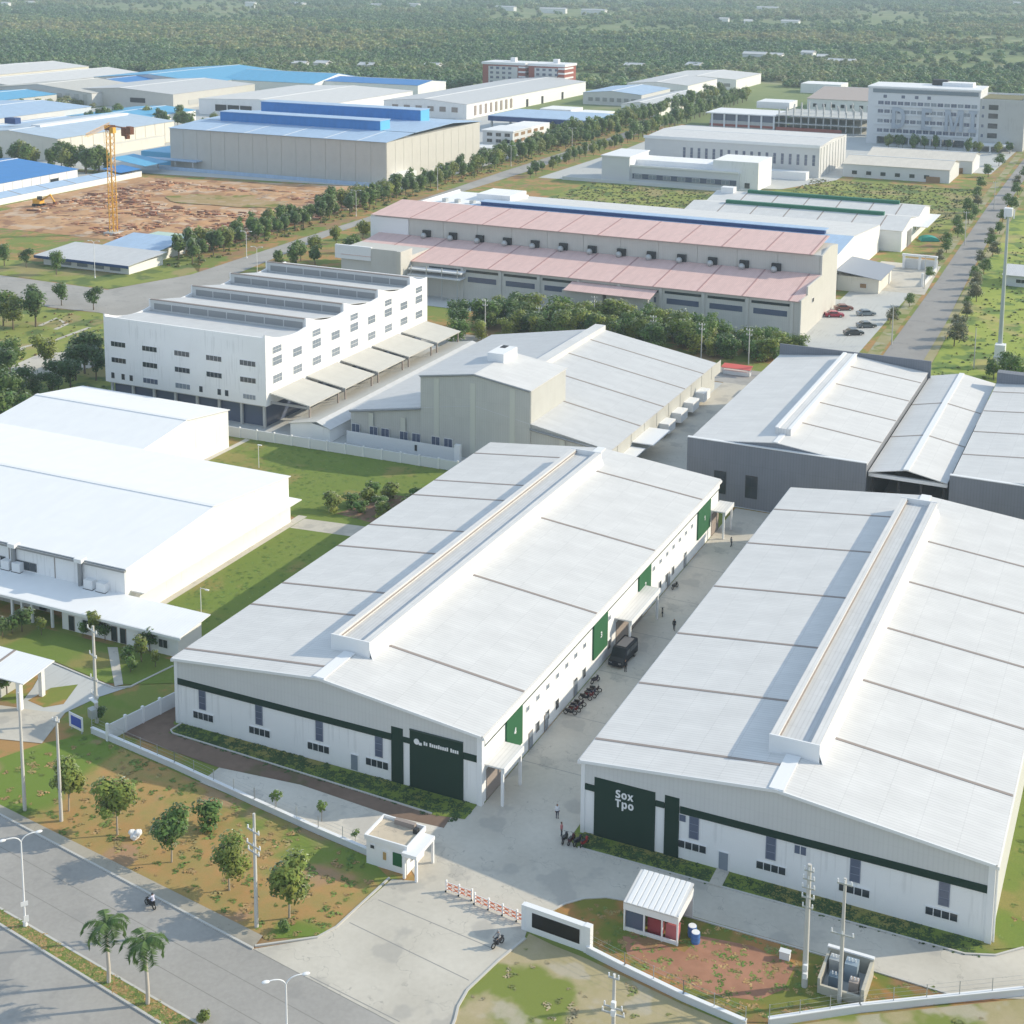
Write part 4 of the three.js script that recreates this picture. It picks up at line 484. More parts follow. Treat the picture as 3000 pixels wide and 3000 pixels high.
// red and white apartment blocks
for (const [x0, x1, lab] of [[-484, -449, 'left red-and-white apartment block at forest edge'], [-446, -417, 'right red-and-white apartment block at forest edge']]) {
  const t = thing('apartment_block', lab, 'apartments', (x0 + x1) / 2, 0, -1000, 'apartment blocks'); box(t, 'wall', mat.brick, x0, x1, 0, 18.6, -1012, -990); box(t, 'roof', mat.trim, x0 - 0.6, x1 + 0.6, 18.6, 20.4, -1012.6, -989.4); box(t, 'roof_tank', mat.trim, (x0 + x1) / 2 + 1, (x0 + x1) / 2 + 5, 20.4, 23.4, -1004, -1000);
  box(t, 'recessed_front', mat.cladGrey, x0 + 5, x1 - 6, 0, 17.4, -990, -989.6); for (let f = 0; f < 5; f++) { box(t, 'balcony_band', mat.trim, x1 - 5, x1 + 0.5, 2.6 + f * 3.5, 3.8 + f * 3.5, -1006, -989.3); for (let i = 0; i < 4; i++) box(t, 'window', mat.glassBlue, x0 + 6.5 + i * 5, x0 + 9 + i * 5, 1.2 + f * 3.5, 2.9 + f * 3.5, -989.6, -989.4); }
}
// right background
{
  const t = thing('office_tower', 'seven storey pale blue office block with giant letters over windows', 'office', -116, 0, -806);
  box(t, 'wall', mat.paleWall, -156, -98, 4.0, 30.2, -822, -792); box(t, 'end_pier', mat.paleWall, -156, -150.5, 0, 4.0, -822, -792); box(t, 'end_pier', mat.paleWall, -105, -98, 0, 4.0, -822, -792); for (let i = 0; i < 8; i++) windowOn(t, 'z+', -799, -150.2 + i * 5.6, -145 + i * 5.6, 0.1, 3.8, 3, 1, mat.glassPale, mat.dull, 'lobby_glazing'); for (let i = 0; i < 7; i++) box(t, 'column', mat.paleWall, -145.2 + i * 5.6, -144.6 + i * 5.6, 0, 4.0, -793.4, -792.6); box(t, 'wall', mat.dull, -98, -76, 0, 26.6, -822, -792.4); box(t, 'roof_band', M(0.20, 0.24, 0.27, 0.8), -153.5, -99, 27.6, 29.6, -792, -791.7); box(t, 'roof_rim', mat.trim, -156.4, -97.6, 30.2, 31.0, -822.3, -791.6); box(t, 'roof_garden', M(0.18, 0.17, 0.09, 1), -97, -77, 26.6, 26.8, -821, -793); box(t, 'roof_rim', mat.trim, -76.4, -75.8, 26.6, 27.6, -822, -792); box(t, 'roof_rim', mat.trim, -98, -76, 26.6, 27.6, -822.3, -821.7); box(t, 'stair_head', mat.white, -120, -104, 30.2, 33, -818, -808); box(t, 'tank', mat.dark, -126, -118, 30.2, 34, -818, -812); box(t, 'side_wall', mat.dull, -75.99, -75.7, 0, 27, -822, -792.4);
  for (const y of [6.4, 11.5, 16.7, 21.2]) { const r = rng(y * 10); for (let i = 0; i < 15; i++) { const x = -150.6 + i * 3.45; windowOn(t, 'z+', -791.99, x, x + 3.0, y, y + 2.0, 2, 1, r() < 0.3 ? mat.glassPale : mat.glassBlue, mat.paleWall); } windowOn(t, 'z+', -792.39, -97, -95.6, y, y + 1.8, 1, 1, mat.glassBlue); windowOn(t, 'z+', -792.39, -93.6, -88.8, y - 0.2, y + 2.4, 2, 1, mat.glass, mat.dark); box(t, 'sill_band', mat.paleWall, -152.4, -98.2, y - 1.0, y - 0.6, -792, -791.5); }
  for (const x of [-148, -138.5, -131.5, -125]) windowOn(t, 'z+', -791.99, x, x + 2.0, 24.8, 26.6, 1, 1, mat.glassBlue); box(t, 'porch', mat.trim, -101, -80, 3.0, 3.6, -792, -782); for (const x of [-100, -91, -81]) box(t, 'porch_post', mat.trim, x, x + 0.8, 0, 3, -783, -782.2);
  const L = M(0.40, 0.45, 0.52, 0.8); for (const [c, x] of [['D', -144], ['E', -128.5], ['M', -116.5], ['I', -103.6]]) words(t, 'letter', c, 11.5, x, 8.6, -791.4, L, 0.4, 0.8);
}
simple('vertical_window_hall', 'long white hall with row of tall slit windows', 'factory', 'x', -232, -149, -706, -650, 14.0, 15.2, mat.cladGrey, mat.roofWhite, (t) => { box(t, 'parapet', mat.trim, -232.5, -148.4, 13.6, 15.0, -650, -649.5); box(t, 'side_wall', mat.cladGrey, -148.99, -148.6, 0, 14, -706, -650); for (let i = 0; i < 18; i++) windowOn(t, 'z+', -649.98, -213 + i * 3.6, -211.6 + i * 3.6, 5.4, 10.4, 1, 3, mat.glassBlue, mat.cladGrey); for (let i = 0; i < 9; i++) box(t, 'rib', mat.dull, -148.6, -148.4, 0.5, 13.5, -653 - i * 6, -652.5 - i * 6); box(t, 'front_shed', mat.trim, -172, -152, 0, 3.5, -646, -640); });
{ const t = thing('white_office_plant', 'white L-shaped plant office with roof terrace in front of slit-window hall', 'building', -200, 0, -608);
  box(t, 'tall_block', mat.paleWall, -233, -220, 0, 11.2, -622, -597); box(t, 'main_wall', mat.paleWall, -220, -171, 0, 7.2, -630, -598.6); box(t, 'terrace_wall', mat.white, -220, -184, 7.2, 9.4, -622, -606); box(t, 'stair_block', mat.white, -183, -163, 0, 12.2, -622, -600.4); box(t, 'roof_rim', mat.trim, -233.4, -219.6, 11.2, 11.7, -622.4, -596.6); box(t, 'roof_rim', mat.trim, -220, -171, 7.2, 8.0, -598.8, -598.2); box(t, 'glazed_band', mat.glassBlue, -219, -172, 2.0, 4.2, -598.6, -598.3); for (let i = 0; i < 7; i++) windowOn(t, 'z+', -598.29, -218 + i * 6.6, -214.5 + i * 6.6, 2.2, 4.0, 2, 1, mat.glassPale); bays(t, 'z', -600.4, -181, -165, 3, 1, 3.2, mat.glass, 0.4, 'door'); box(t, 'front_wall', mat.paleWall, -250, -160, 0, 1.5, -593, -592.6); }
for (const [z0, z1, x0, x1, lab] of [[-690, -661, -140, -93, 'low cream-roofed shed nearest the grassy plot'], [-722, -696, -136, -88, 'low cream-roofed shed below the office tower']]) simple('cream_roof_shed', lab, 'shed', 'x', x0, x1, z0, z1, 6.0, 8.4, mat.paleWall, MT(texRoofWhite, 0.6, { color: col(1.08, 1.0, 0.88) }), (t) => { for (let i = 0; i < 6; i++) windowOn(t, 'z+', z1 + 0.01, x0 + 4 + i * 6.4, x0 + 6.4 + i * 6.4, 1.4, 3.2, 1, 1, mat.glass, mat.paleWall); box(t, 'porch_gate', mat.timber, x1 - 10, x1 - 4, 0, 2.6, z1, z1 + 0.3); });
{ const t = thing('unfinished_frame', 'unfinished concrete frame building with scaffold-like columns', 'construction', -212, 0, -838);
  for (const y of [0.2, 4.6, 9.0]) box(t, 'floor_slab', mat.dull, -214, -160, y, y + 0.5, -862, -822); for (let i = 0; i < 13; i++) for (const z of [-824, -842, -860]) box(t, 'column', mat.dull, -213 + i * 4.3, -212.3 + i * 4.3, 0, 12.5 + (i % 3), z - 0.4, z + 0.4); box(t, 'brick_infill', mat.brick, -214, -176, 0.7, 2.6, -822.6, -822.2);
  box(t, 'left_wing', mat.dull, -254, -215, 0, 4.4, -850, -824); box(t, 'left_wing', mat.glassBlue, -253.6, -215, 4.4, 8.4, -849, -824.6); box(t, 'left_roof', mat.trim, -256, -214, 8.4, 9.0, -852, -822); box(t, 'brick_band', mat.brick, -254, -215, 1, 2.4, -824, -823.8); for (let i = 0; i < 6; i++) box(t, 'pier', mat.trim, -253 + i * 7.4, -252 + i * 7.4, 0, 8.4, -824, -823.5); box(t, 'roof_block', mat.trim, -236, -216, 9, 13, -880, -860); }
simple('brown_roof_hall', 'brown-roofed hall behind the unfinished concrete frame', 'factory', 'x', -216, -160, -1000, -905, 12, 16, mat.white, M(0.42, 0.36, 0.33, 0.8), (t) => bays(t, 'z', -905, -214, -162, 9, 7, 9, mat.glass, 0.4));
{ const t = thing('distant_white_roofs', 'two flat white roofs just before the far forest', 'shed', -240, 0, -1080); box(t, 'block', mat.white, -262, -232, 0, 7, -1100, -1075); box(t, 'block', mat.white, -228, -205, 0, 6, -1060, -1045); }
// site huts left of the far road
{ const t = thing('site_office', 'low grey-roofed site office with dark blue fascia by the bend', 'building', -308, 0, -352); box(t, 'wall', mat.white, -326, -292, 0, 2.8, -366, -349.5); slope(t, 'x', mat.roofGrey, -328, -290.5, -347.5, 3.2, -366.5, 4.2, []); box(t, 'fascia', mat.blueTrim, -328, -290.5, 2.4, 3.2, -347.6, -347.3); bays(t, 'z', -349.5, -320, -294, 4, 0.8, 2.0, mat.glassPale, 0.6, 'window'); }
{ const t = thing('site_store', 'turquoise-and-white roofed site store behind the grey-roofed office', 'shed', -306, 0, -374); box(t, 'wall', mat.white, -318, -297, 0, 3.2, -384, -368); slope(t, 'x', mat.roofPale, -319, -296, -367, 3.3, -385, 5.0, []); box(t, 'roof_band', mat.skyTrim, -319, -296, 3.0, 3.3, -367.1, -366.8); }
{ const t = thing('site_store', 'pale green flat roofed store beside roadside trees', 'shed', -309, 0, -393); box(t, 'wall', mat.white, -319, -300, 0, 2.6, -398, -389); box(t, 'roof', M(0.46, 0.60, 0.53, 0.8), -320, -299, 2.6, 3.0, -399, -388); }

simple('small_blue_roof', 'small sky blue roof between cream-walled hall and tan-fronted hall', 'shed', 'z', -585, -540, -712, -650, 6, 7.6, mat.white, mat.roofSky, null);
simple('small_blue_roof', 'narrow pale blue roof left of the cream-walled hall', 'shed', 'z', -575, -550, -625, -560, 8, 9.4, mat.white, mat.roofPale, (t) => bays(t, 'z', -560, -573, -552, 3, 2, 4.5, mat.glassBlue, 0.5));
simple('small_blue_roof', 'bright blue roof strip far left behind beige-roofed hall', 'factory', 'z', -712, -672, -880, -812, 9, 11.5, mat.white, mat.roofBlue, null);
simple('small_blue_roof', 'pale blue roof ridge touching left edge beyond trees', 'factory', 'z', -720, -668, -735, -660, 8, 10, mat.cladGrey, mat.roofSky, null);

// ---------------------------------------------------------------- front boundary: wall, gatehouse, gate, sign
function fenceWall(label, pts, h = 0.75, posts = true) {
  const t = thing('boundary_wall', label, 'wall', pts[0][0], 0, pts[0][1]);
  for (let i = 0; i + 1 < pts.length; i++) {
    const [x0, z0] = pts[i], [x1, z1] = pts[i + 1], L = Math.hypot(x1 - x0, z1 - z0), a = Math.atan2(-(z1 - z0), x1 - x0), n = Math.max(1, Math.round(L / 3)), w = part(t, 'wall_section', boxGeo(L + 0.1, h, 0.3), mat.paleWall, (x0 + x1) / 2 - pts[0][0], h / 2, (z0 + z1) / 2 - pts[0][1]); w.rotation.y = a;
    const c = part(t, 'coping', boxGeo(L + 0.14, 0.1, 0.42), mat.trim, (x0 + x1) / 2 - pts[0][0], h + 0.05, (z0 + z1) / 2 - pts[0][1]); c.rotation.y = a;
    if (posts) { for (let k = 0; k <= n; k++) { const x = x0 + (x1 - x0) * k / n, z = z0 + (z1 - z0) * k / n; bar(t, 'fence_post', mat.steel, [x, h, z], [x, h + 1.45, z], 0.045, 5); } for (const y of [0.5, 0.95, 1.4]) bar(t, 'fence_wire', mat.steel, [x0, h + y, z0], [x1, h + y, z1], 0.012, 3); }
  }
  return t;
}
fenceWall('low white wall with wire fence along the verge, left of gatehouse', [[-119.6, -132.9], [-105.1, -130.8], [-91.9, -128.5], [-82.2, -126.9], [-75.2, -125.9]]);
fenceWall('low white wall with fence right of the black name panel', [[-47.5, -121.4], [-43.2, -120.4], [-36.8, -119.1], [-30.5, -118.2]]);
fenceWall('low white wall running from corner towards right edge of frame', [[-28.6, -119.4], [-21.4, -124.8], [-7.7, -133.8], [6, -142.5]]);
{ const t = thing('boundary_wall', 'tall white panel wall between left lawn and brown soil', 'wall', -117, 0, -140), A = [-116.6, -132.3], B = [-112.4, -151], n = 7; for (let i = 0; i < n; i++) { const x0 = A[0] + (B[0] - A[0]) * i / n, z0 = A[1] + (B[1] - A[1]) * i / n, x1 = A[0] + (B[0] - A[0]) * (i + 1) / n, z1 = A[1] + (B[1] - A[1]) * (i + 1) / n, w = part(t, 'wall_panel', boxGeo(Math.hypot(x1 - x0, z1 - z0) - 0.14, 2.1, 0.16), mat.paleWall, (x0 + x1) / 2 + 117, 1.05, (z0 + z1) / 2 + 140); w.rotation.y = Math.atan2(-(z1 - z0), x1 - x0); box(t, 'pillar', mat.trim, x0 - 0.16, x0 + 0.16, 0, 2.35, z0 - 0.16, z0 + 0.16); } }
{
  const t = thing('gatehouse', 'small white flat-roofed gatehouse beside the driveway gate', 'gatehouse', -71.6, 0, -126.6), x0 = -74.6, x1 = -69.6, z0 = -128.5, z1 = -124.6;
  box(t, 'wall', mat.white, x0, x1, 0, 3.1, z0, z1); box(t, 'roof_deck', MT(texConcrete, 0.95, { color: col(1.1, 1.0, 0.88) }), x0 + 0.1, x1 - 0.1, 3.1, 3.2, z0 + 0.1, z1 - 0.1);
  for (const [a, b, c, d] of [[x0 - 0.15, x1 + 0.15, z1, z1 + 0.18], [x0 - 0.15, x1 + 0.15, z0 - 0.18, z0], [x0 - 0.18, x0, z0, z1], [x1, x1 + 0.18, z0, z1]]) box(t, 'parapet', mat.trim, a, b, 2.95, 3.5, c, d);
  box(t, 'roof_tank', mat.seam, x0 + 1.6, x0 + 4.1, 3.2, 3.75, z0 + 0.1, z0 + 0.6); box(t, 'roof_unit', mat.dark, x1 - 0.7, x1 - 0.2, 3.2, 3.7, z0 + 0.7, z0 + 1.3);
  windowOn(t, 'z+', z1 + 0.01, x0 + 0.5, x0 + 1.1, 2.0, 2.5, 1, 1); windowOn(t, 'x+', x1 + 0.01, z0 + 0.8, z1 - 0.8, 1.1, 2.4, 3, 1); const p = box(t, 'poster', mat.trim, x0 + 1.9, x0 + 2.7, 0.9, 2.2, z1 + 0.01, z1 + 0.06); box(t, 'green_board', mat.green, x0 + 3.3, x0 + 4.4, 0.8, 2.3, z1 + 0.01, z1 + 0.07); box(p, 'figure', M(0.45, 0.30, 0.12, 0.8), x0 + 2.1, x0 + 2.5, 1.1, 2.0, z1 + 0.06, z1 + 0.08);
  const f = box(t, 'portal_beam', mat.trim, x1 - 0.2, x1 + 1.6, 2.7, 3.1, z1 - 3.4, z1 + 0.8); for (const [x, z] of [[x1 - 0.1, z1 + 0.6], [x1 + 1.35, z1 + 0.6], [x1 + 1.35, z1 - 3.1]]) box(f, 'portal_post', mat.trim, x, x + 0.26, 0.06, 2.7, z - 0.13, z + 0.13);
}
function barrier(label, x0, x1, z, ang) { // sliding barrier gate: rails, crossed slats, pillars, wheels
  const t = thing('barrier_gate', label, 'gate', (x0 + x1) / 2, 0.07, z), L = x1 - x0, n = Math.round(L / 0.85); t.rotation.y = ang;
  const faded = M(0.85, 0.27, 0.15, 0.7);
  for (const y of [0.2, 0.62, 1.05]) part(t, 'rail', boxGeo(L, 0.05, 0.05), mat.trim, 0, y, 0);
  for (let i = 0; i < n; i++) { const x = -L / 2 + (i + 0.5) * L / n, w = L / n; for (const y of [0.41, 0.835]) { for (const q of [-1, 1]) { const d = part(t, 'slat', boxGeo(Math.hypot(w - 0.12, 0.36), 0.07, 0.03), faded, x, y, q * 0.02); d.rotation.z = q * Math.atan2(0.36, w - 0.12); } part(t, 'orange_plate', boxGeo(w * 0.42, 0.2, 0.04), faded, x, y, 0); } }
  for (let i = 0; i <= n; i += 2) { const x = -L / 2 + i * L / n; part(t, 'pillar', boxGeo(0.12, 1.25, 0.2), mat.trim, x, 0.68, 0); const w = part(t, 'wheel', new THREE.CylinderGeometry(0.1, 0.1, 0.07, 10), mat.rubber, x, 0.1, 0.18); w.rotation.x = Math.PI / 2; }
}
barrier('short orange and white sliding barrier nearer the gatehouse', -64.5, -61.4, -123.9, -0.05); barrier('long orange and white sliding barrier beside the black name panel', -60.9, -54.9, -123.05, -0.12);
{
  const t = thing('name_wall', 'white wall framing a blank black name panel by the gate', 'sign wall', -51.1, 0, -121.9); t.rotation.y = -0.06; const w = part(t, 'wall', boxGeo(6.9, 2.7, 0.5), mat.white, 0, 1.35, 0); part(w, 'black_panel', boxGeo(5.3, 1.55, 0.06), mat.black, 0.1, 0.15, 0.27); part(t, 'coping', boxGeo(7.1, 0.14, 0.66), mat.trim, 0, 2.77, 0); part(t, 'pier', boxGeo(0.7, 2.9, 0.7), mat.trim, 3.6, 1.45, 0); part(t, 'pier', boxGeo(0.5, 2.8, 0.6), mat.trim, -3.5, 1.4, 0);
}
{ const t = thing('blue_notice_board', 'white-framed blue notice board on the left grass', 'sign', 0, 0, 0); t.position.set(...[-121.6, -132.3].toSpliced(1, 0, 0)); t.rotation.y = -0.2; part(t, 'board', boxGeo(2.7, 1.9, 0.12), mat.trim, 0, 1.4, 0); part(t, 'blue_panel', boxGeo(2.0, 1.2, 0.06), M(0.04, 0.09, 0.42, 0.6), 0.1, 1.45, 0.08); for (const x of [-1.0, 1.0]) part(t, 'post', boxGeo(0.16, 1.5, 0.16), mat.steel, x, 0.75, -0.1); }
{
  const t = thing('open_shed', 'small white-roofed open shed on brown bed near black panel', 'shed', -42.6, 0.09, -128.6), x0 = -45.5, x1 = -39.7, z0 = -131.0, z1 = -126.2;
  slope(t, 'x', mat.roofWhite, x0, x1, z1 + 0.2, 3.25, z0 - 0.2, 3.75, Array.from({ length: 9 }, (_, i) => x0 + 0.58 * (i + 1)), mat.trim);
  box(t, 'front_fascia', mat.trim, x0, x1, 2.45, 3.25, z1, z1 + 0.12); box(t, 'side_fascia', mat.trim, x1 - 0.1, x1 + 0.02, 2.6, 3.4, z0, z1); box(t, 'back_wall', mat.white, x0, x1, 0.09, 3.2, z0, z0 + 0.12); box(t, 'end_wall', mat.white, x0, x0 + 0.12, 0.09, 3.2, z0 + 0.12, z1);
  for (const x of [x0 + 0.1, x0 + 2.2, x0 + 4.1, x1 - 0.1]) box(t, 'post', mat.trim, x - 0.08, x + 0.08, 0.09, 2.5, z1 - 0.08, z1 + 0.08); box(t, 'plinth', mat.trim, x0, x1, 0.09, 0.5, z1 - 0.12, z1); box(t, 'cabinet', M(0.30, 0.05, 0.06, 0.6), x0 + 2.4, x0 + 3.9, 0.1, 1.9, z1 - 1.3, z1 - 0.5); box(t, 'cabinet', M(0.48, 0.14, 0.15, 0.6), x0 + 4.3, x1 - 0.2, 0.1, 1.8, z1 - 1.3, z1 - 0.5); box(t, 'glazing', mat.glassBlue, x0 + 0.25, x0 + 2.1, 0.55, 2.4, z1 - 0.06, z1 - 0.02);
}
for (const [x, z, lab] of [[-38.9, -128.3, 'blue barrel at corner of small open shed'], [-38.3, -127.5, 'lighter blue barrel standing out from small open shed']]) { const t = thing('barrel', lab, 'barrel', x, 0.09, z, 'barrels'); part(t, 'drum', new THREE.CylinderGeometry(0.45, 0.45, 1.1, 14), M(0.07, 0.18, 0.45, 0.5), 0, 0.55, 0); for (const y of [0.3, 0.75]) part(t, 'hoop', new THREE.CylinderGeometry(0.475, 0.475, 0.07, 14), M(0.09, 0.22, 0.5, 0.5), 0, y, 0); part(t, 'lid', new THREE.CylinderGeometry(0.4, 0.42, 0.06, 14), mat.trim, 0, 1.12, 0); }
{
  const t = thing('transformer_enclosure', 'roofless grey concrete enclosure holding transformer cabinets', 'enclosure', -23.3, 0.09, -127.7), x0 = -25.6, x1 = -21.2, z0 = -130.2, z1 = -125.5, c = MT(texConcrete, 0.95, { color: col(0.9, 0.92, 0.9) });
  box(t, 'wall', c, x0, x1, 0.09, 2.0, z0, z0 + 0.3); box(t, 'wall', c, x0, x0 + 0.25, 0.09, 1.7, z0 + 0.3, z1); box(t, 'wall', c, x1 - 0.3, x1, 0.09, 1.8, z0 + 0.3, z1); box(t, 'wall', c, x0 + 0.25, x1 - 0.3, 0.09, 1.0, z1 - 0.25, z1); box(t, 'coping', mat.trim, x0 - 0.05, x1 + 0.05, 2.0, 2.15, z0 - 0.05, z0 + 0.35); box(t, 'floor', mat.dull, x0 + 0.25, x1 - 0.3, 0.1, 0.25, z0 + 0.3, z1 - 0.25);
  for (const [x, z, w, h, d, m] of [[-24.6, -128.8, 1.1, 1.7, 1.0, mat.steel], [-23.0, -128.6, 1.2, 1.9, 1.2, M(0.25, 0.32, 0.38, 0.6)], [-24.2, -127.0, 1.2, 1.2, 0.9, M(0.10, 0.15, 0.20, 0.6)], [-22.4, -126.9, 0.9, 1.3, 0.9, mat.seam]]) { const b = box(t, 'cabinet', m, x - w / 2, x + w / 2, 0.25, 0.25 + h, z - d / 2, z + d / 2); for (let k = 0; k < 3; k++) box(b, 'insulator', mat.trim, x - 0.36 + k * 0.32, x - 0.26 + k * 0.32, 0.25 + h, 0.55 + h, z - 0.05, z + 0.05); }
}
{ const t = thing('meter_box', 'small white box on brown bed left of transformer poles', 'box', 0, 0, 0); t.position.set(...[-29.6, -129.0].toSpliced(1, 0, 0.09)); part(t, 'case', boxGeo(1.0, 0.75, 0.6), mat.trim, 0, 0.38, 0); part(t, 'lid', boxGeo(1.1, 0.08, 0.7), mat.paleWall, 0, 0.79, 0); }

// ---------------------------------------------------------------- poles and lamps
function taperPole(t, h, r0, r1, m, name = 'shaft') { return part(t, name, new THREE.CylinderGeometry(r1, r0, h, 10), m, 0, h / 2, 0); }
function utilityPole(label, x, z, h, o = {}) {
  const t = thing('utility_pole', label, 'pole', x, 0, z, o.group); t.rotation.y = o.turn ?? 0; taperPole(t, h, o.r ?? 0.22, (o.r ?? 0.22) * 0.62, mat.pole);
  for (const [y, w] of o.arms ?? [[h - 0.6, 2.2], [h - 2.0, 2.0]]) { const a = part(t, 'crossarm', boxGeo(w, 0.14, 0.12), mat.steel, 0, y, 0.14); for (const s of [-0.45, 0, 0.45]) part(a, 'insulator', new THREE.CylinderGeometry(0.07, 0.09, 0.34, 8), mat.trim, s * w, 0.24, 0); }
  if (o.gear) { part(t, 'transformer', boxGeo(1.1, 1.2, 0.8), mat.steel, 0.1, o.gear, 0.6); part(t, 'fuse_bracket', boxGeo(1.7, 0.12, 0.5), mat.trim, 0, o.gear + 1.6, 0.35); }
  for (const y of o.boxes ?? []) part(t, 'switch_box', boxGeo(0.4, 0.55, 0.35), mat.trim, 0.1, y, 0.35);
  return t;
}
utilityPole('thick concrete utility pole on verge beside the driveway corner', -79.2, -110.6, 12.6, { turn: -0.3, arms: [[10.7, 1.9], [9.1, 2.2], [8.4, 1.8]] });
utilityPole('leftmost bare concrete pole by the road kerb', -115.0, -116.2, 14.6, { arms: [] }); utilityPole('slim concrete pole on grass right of leftmost pole', -109.8, -116.4, 12.8, { arms: [[12.3, 1.0]] });
utilityPole('concrete pole with three crossarms and white transformer at left', -120.8, -135.2, 13.2, { turn: -0.4, arms: [[12.6, 2.6], [9.2, 2.0], [6.0, 2.0], [3.8, 2.0]], gear: 1.6, r: 0.26 });
utilityPole('pole with stacked insulators left of transformer enclosure', -26.9, -125.9, 12.9, { arms: [[12.3, 0.9], [11.4, 1.1], [10.5, 1.2], [9.5, 1.2], [8.5, 1.0]], r: 0.3, boxes: [1.5, 2.4] }); utilityPole('slim pole standing in front of transformer enclosure', -23.4, -125.2, 12.9, { arms: [[12.4, 1.4], [7.2, 2.2]], boxes: [] });
utilityPole('pole with white switch boxes at bottom edge of frame', -40.0, -108.9, 8.8, { arms: [[8.5, 1.0], [5.6, 1.8], [5.0, 2.2]], boxes: [5.3, 6.1] });
[[-161.8, -333, 9.5], [-150, -341, 7], [-138, -350, 9.3], [-118, -340, 8.5], [-104, -336, 9], [-92, -336, 9]].forEach(([x, z, h]) => utilityPole('thin power pole in the green strip behind grey-beige hall', x, z, h, { r: 0.16, arms: [[h - 0.4, 1.6], [h - 1.6, 1.4]], group: 'power poles in the tree strip' }));
[[-66.2, -516, 12], [-64, -370, 10.8], [-66.6, -600, 11], [-67.4, -440, 10.5]].forEach(([x, z, h]) => utilityPole('thin roadside pole left of the narrow road on the right', x, z, h, { r: 0.17, arms: [[h - 0.4, 1.8]], group: 'poles along the right road' }));
utilityPole('thin pole in bright field right of the narrow road', -42, -357, 10, { r: 0.15, arms: [] });
function lampPost(label, x, z, h, turn, group, two = true) {
  const t = thing('street_lamp', label, 'street lamp', x, 0.1, z, group); t.rotation.y = turn; taperPole(t, h - 0.6, 0.11, 0.07, mat.trim, 'mast');
  for (const s of two ? [-1, 1] : [1]) { const c = new THREE.QuadraticBezierCurve3(new THREE.Vector3(0, h - 0.65, 0), new THREE.Vector3(s * 0.3, h + 0.15, 0), new THREE.Vector3(s * 1.5, h, 0)), a = part(t, 'arm', new THREE.TubeGeometry(c, 8, 0.06, 6), mat.trim); const g = new THREE.SphereGeometry(0.3, 10, 6); g.scale(1.25, 0.45, 0.7); part(a, 'lamp_head', g, mat.trim, s * 1.75, h - 0.02, 0); }
  part(t, 'base', new THREE.CylinderGeometry(0.2, 0.24, 0.5, 8), mat.trim, 0, 0.25, 0); return t;
}
{ const t = lampPost('twin-arm white street lamp on the road median at left', -100.3, -100.6, 10.0, 0.9); part(t, 'sign_plate', boxGeo(0.7, 0.5, 0.04), mat.trim, 0, 2.6, 0.12); part(t, 'sign_plate', boxGeo(0.5, 0.7, 0.04), mat.trim, 0.1, 0.95, 0.2); }
lampPost('twin-arm white street lamp at bottom edge near driveway', -65.1, -95.0, 9.7, 0.75);
{ const t = thing('lamp_post', 'short yard lamp on lawn beside the white hall', 'street lamp', 0, 0, 0); t.position.set(...[-127.5, -166.0].toSpliced(1, 0, 0.1)); taperPole(t, 4.4, 0.07, 0.05, mat.trim, 'mast'); part(t, 'arm', boxGeo(1.3, 0.06, 0.06), mat.trim, 0.6, 4.35, 0); part(t, 'lamp_head', boxGeo(0.6, 0.12, 0.3), mat.trim, 1.2, 4.3, 0); }
{ const t = thing('lamp_post', 'short yard lamp on lawn near the pale boundary wall', 'street lamp', -156.6, 0.09, -223); taperPole(t, 4.6, 0.07, 0.05, mat.trim, 'mast'); part(t, 'lamp_head', boxGeo(0.9, 0.12, 0.3), mat.trim, 0.3, 4.6, 0); }
[[-298, -341, 11.5], [-274, -386, 9], [-256, -366, 9], [-283, -470, 10], [-285, -540, 10], [-288, -620, 10], [-290, -700, 10]].forEach(([x, z, h]) => lampPost('slender lamp post along the far tree-lined road', x, z, h, 0.2, 'lamps along the far road'));
{ // tall lattice-free mast on the right
  const t = thing('antenna_mast', 'very tall pale mast with antenna box, right edge field', 'mast', -36.8, 0, -362); taperPole(t, 38.2, 0.62, 0.26, M(0.42, 0.47, 0.45, 0.6)); part(t, 'antenna_cluster', boxGeo(1.9, 2.0, 1.9), mat.trim, 0, 38.0, 0); for (let k = 0; k < 3; k++) { const a = part(t, 'panel_antenna', boxGeo(0.3, 2.2, 0.16), mat.trim, Math.cos(k * 2.09) * 1.3, 37.6, Math.sin(k * 2.09) * 1.3); a.rotation.y = -k * 2.09; } part(t, 'equipment_cabin', boxGeo(2.4, 3.0, 2.4), mat.trim, 0.2, 4.2, 1.0); part(t, 'cabin_base', boxGeo(2.8, 2.7, 2.8), mat.dull, 0.2, 1.35, 1.0);
}
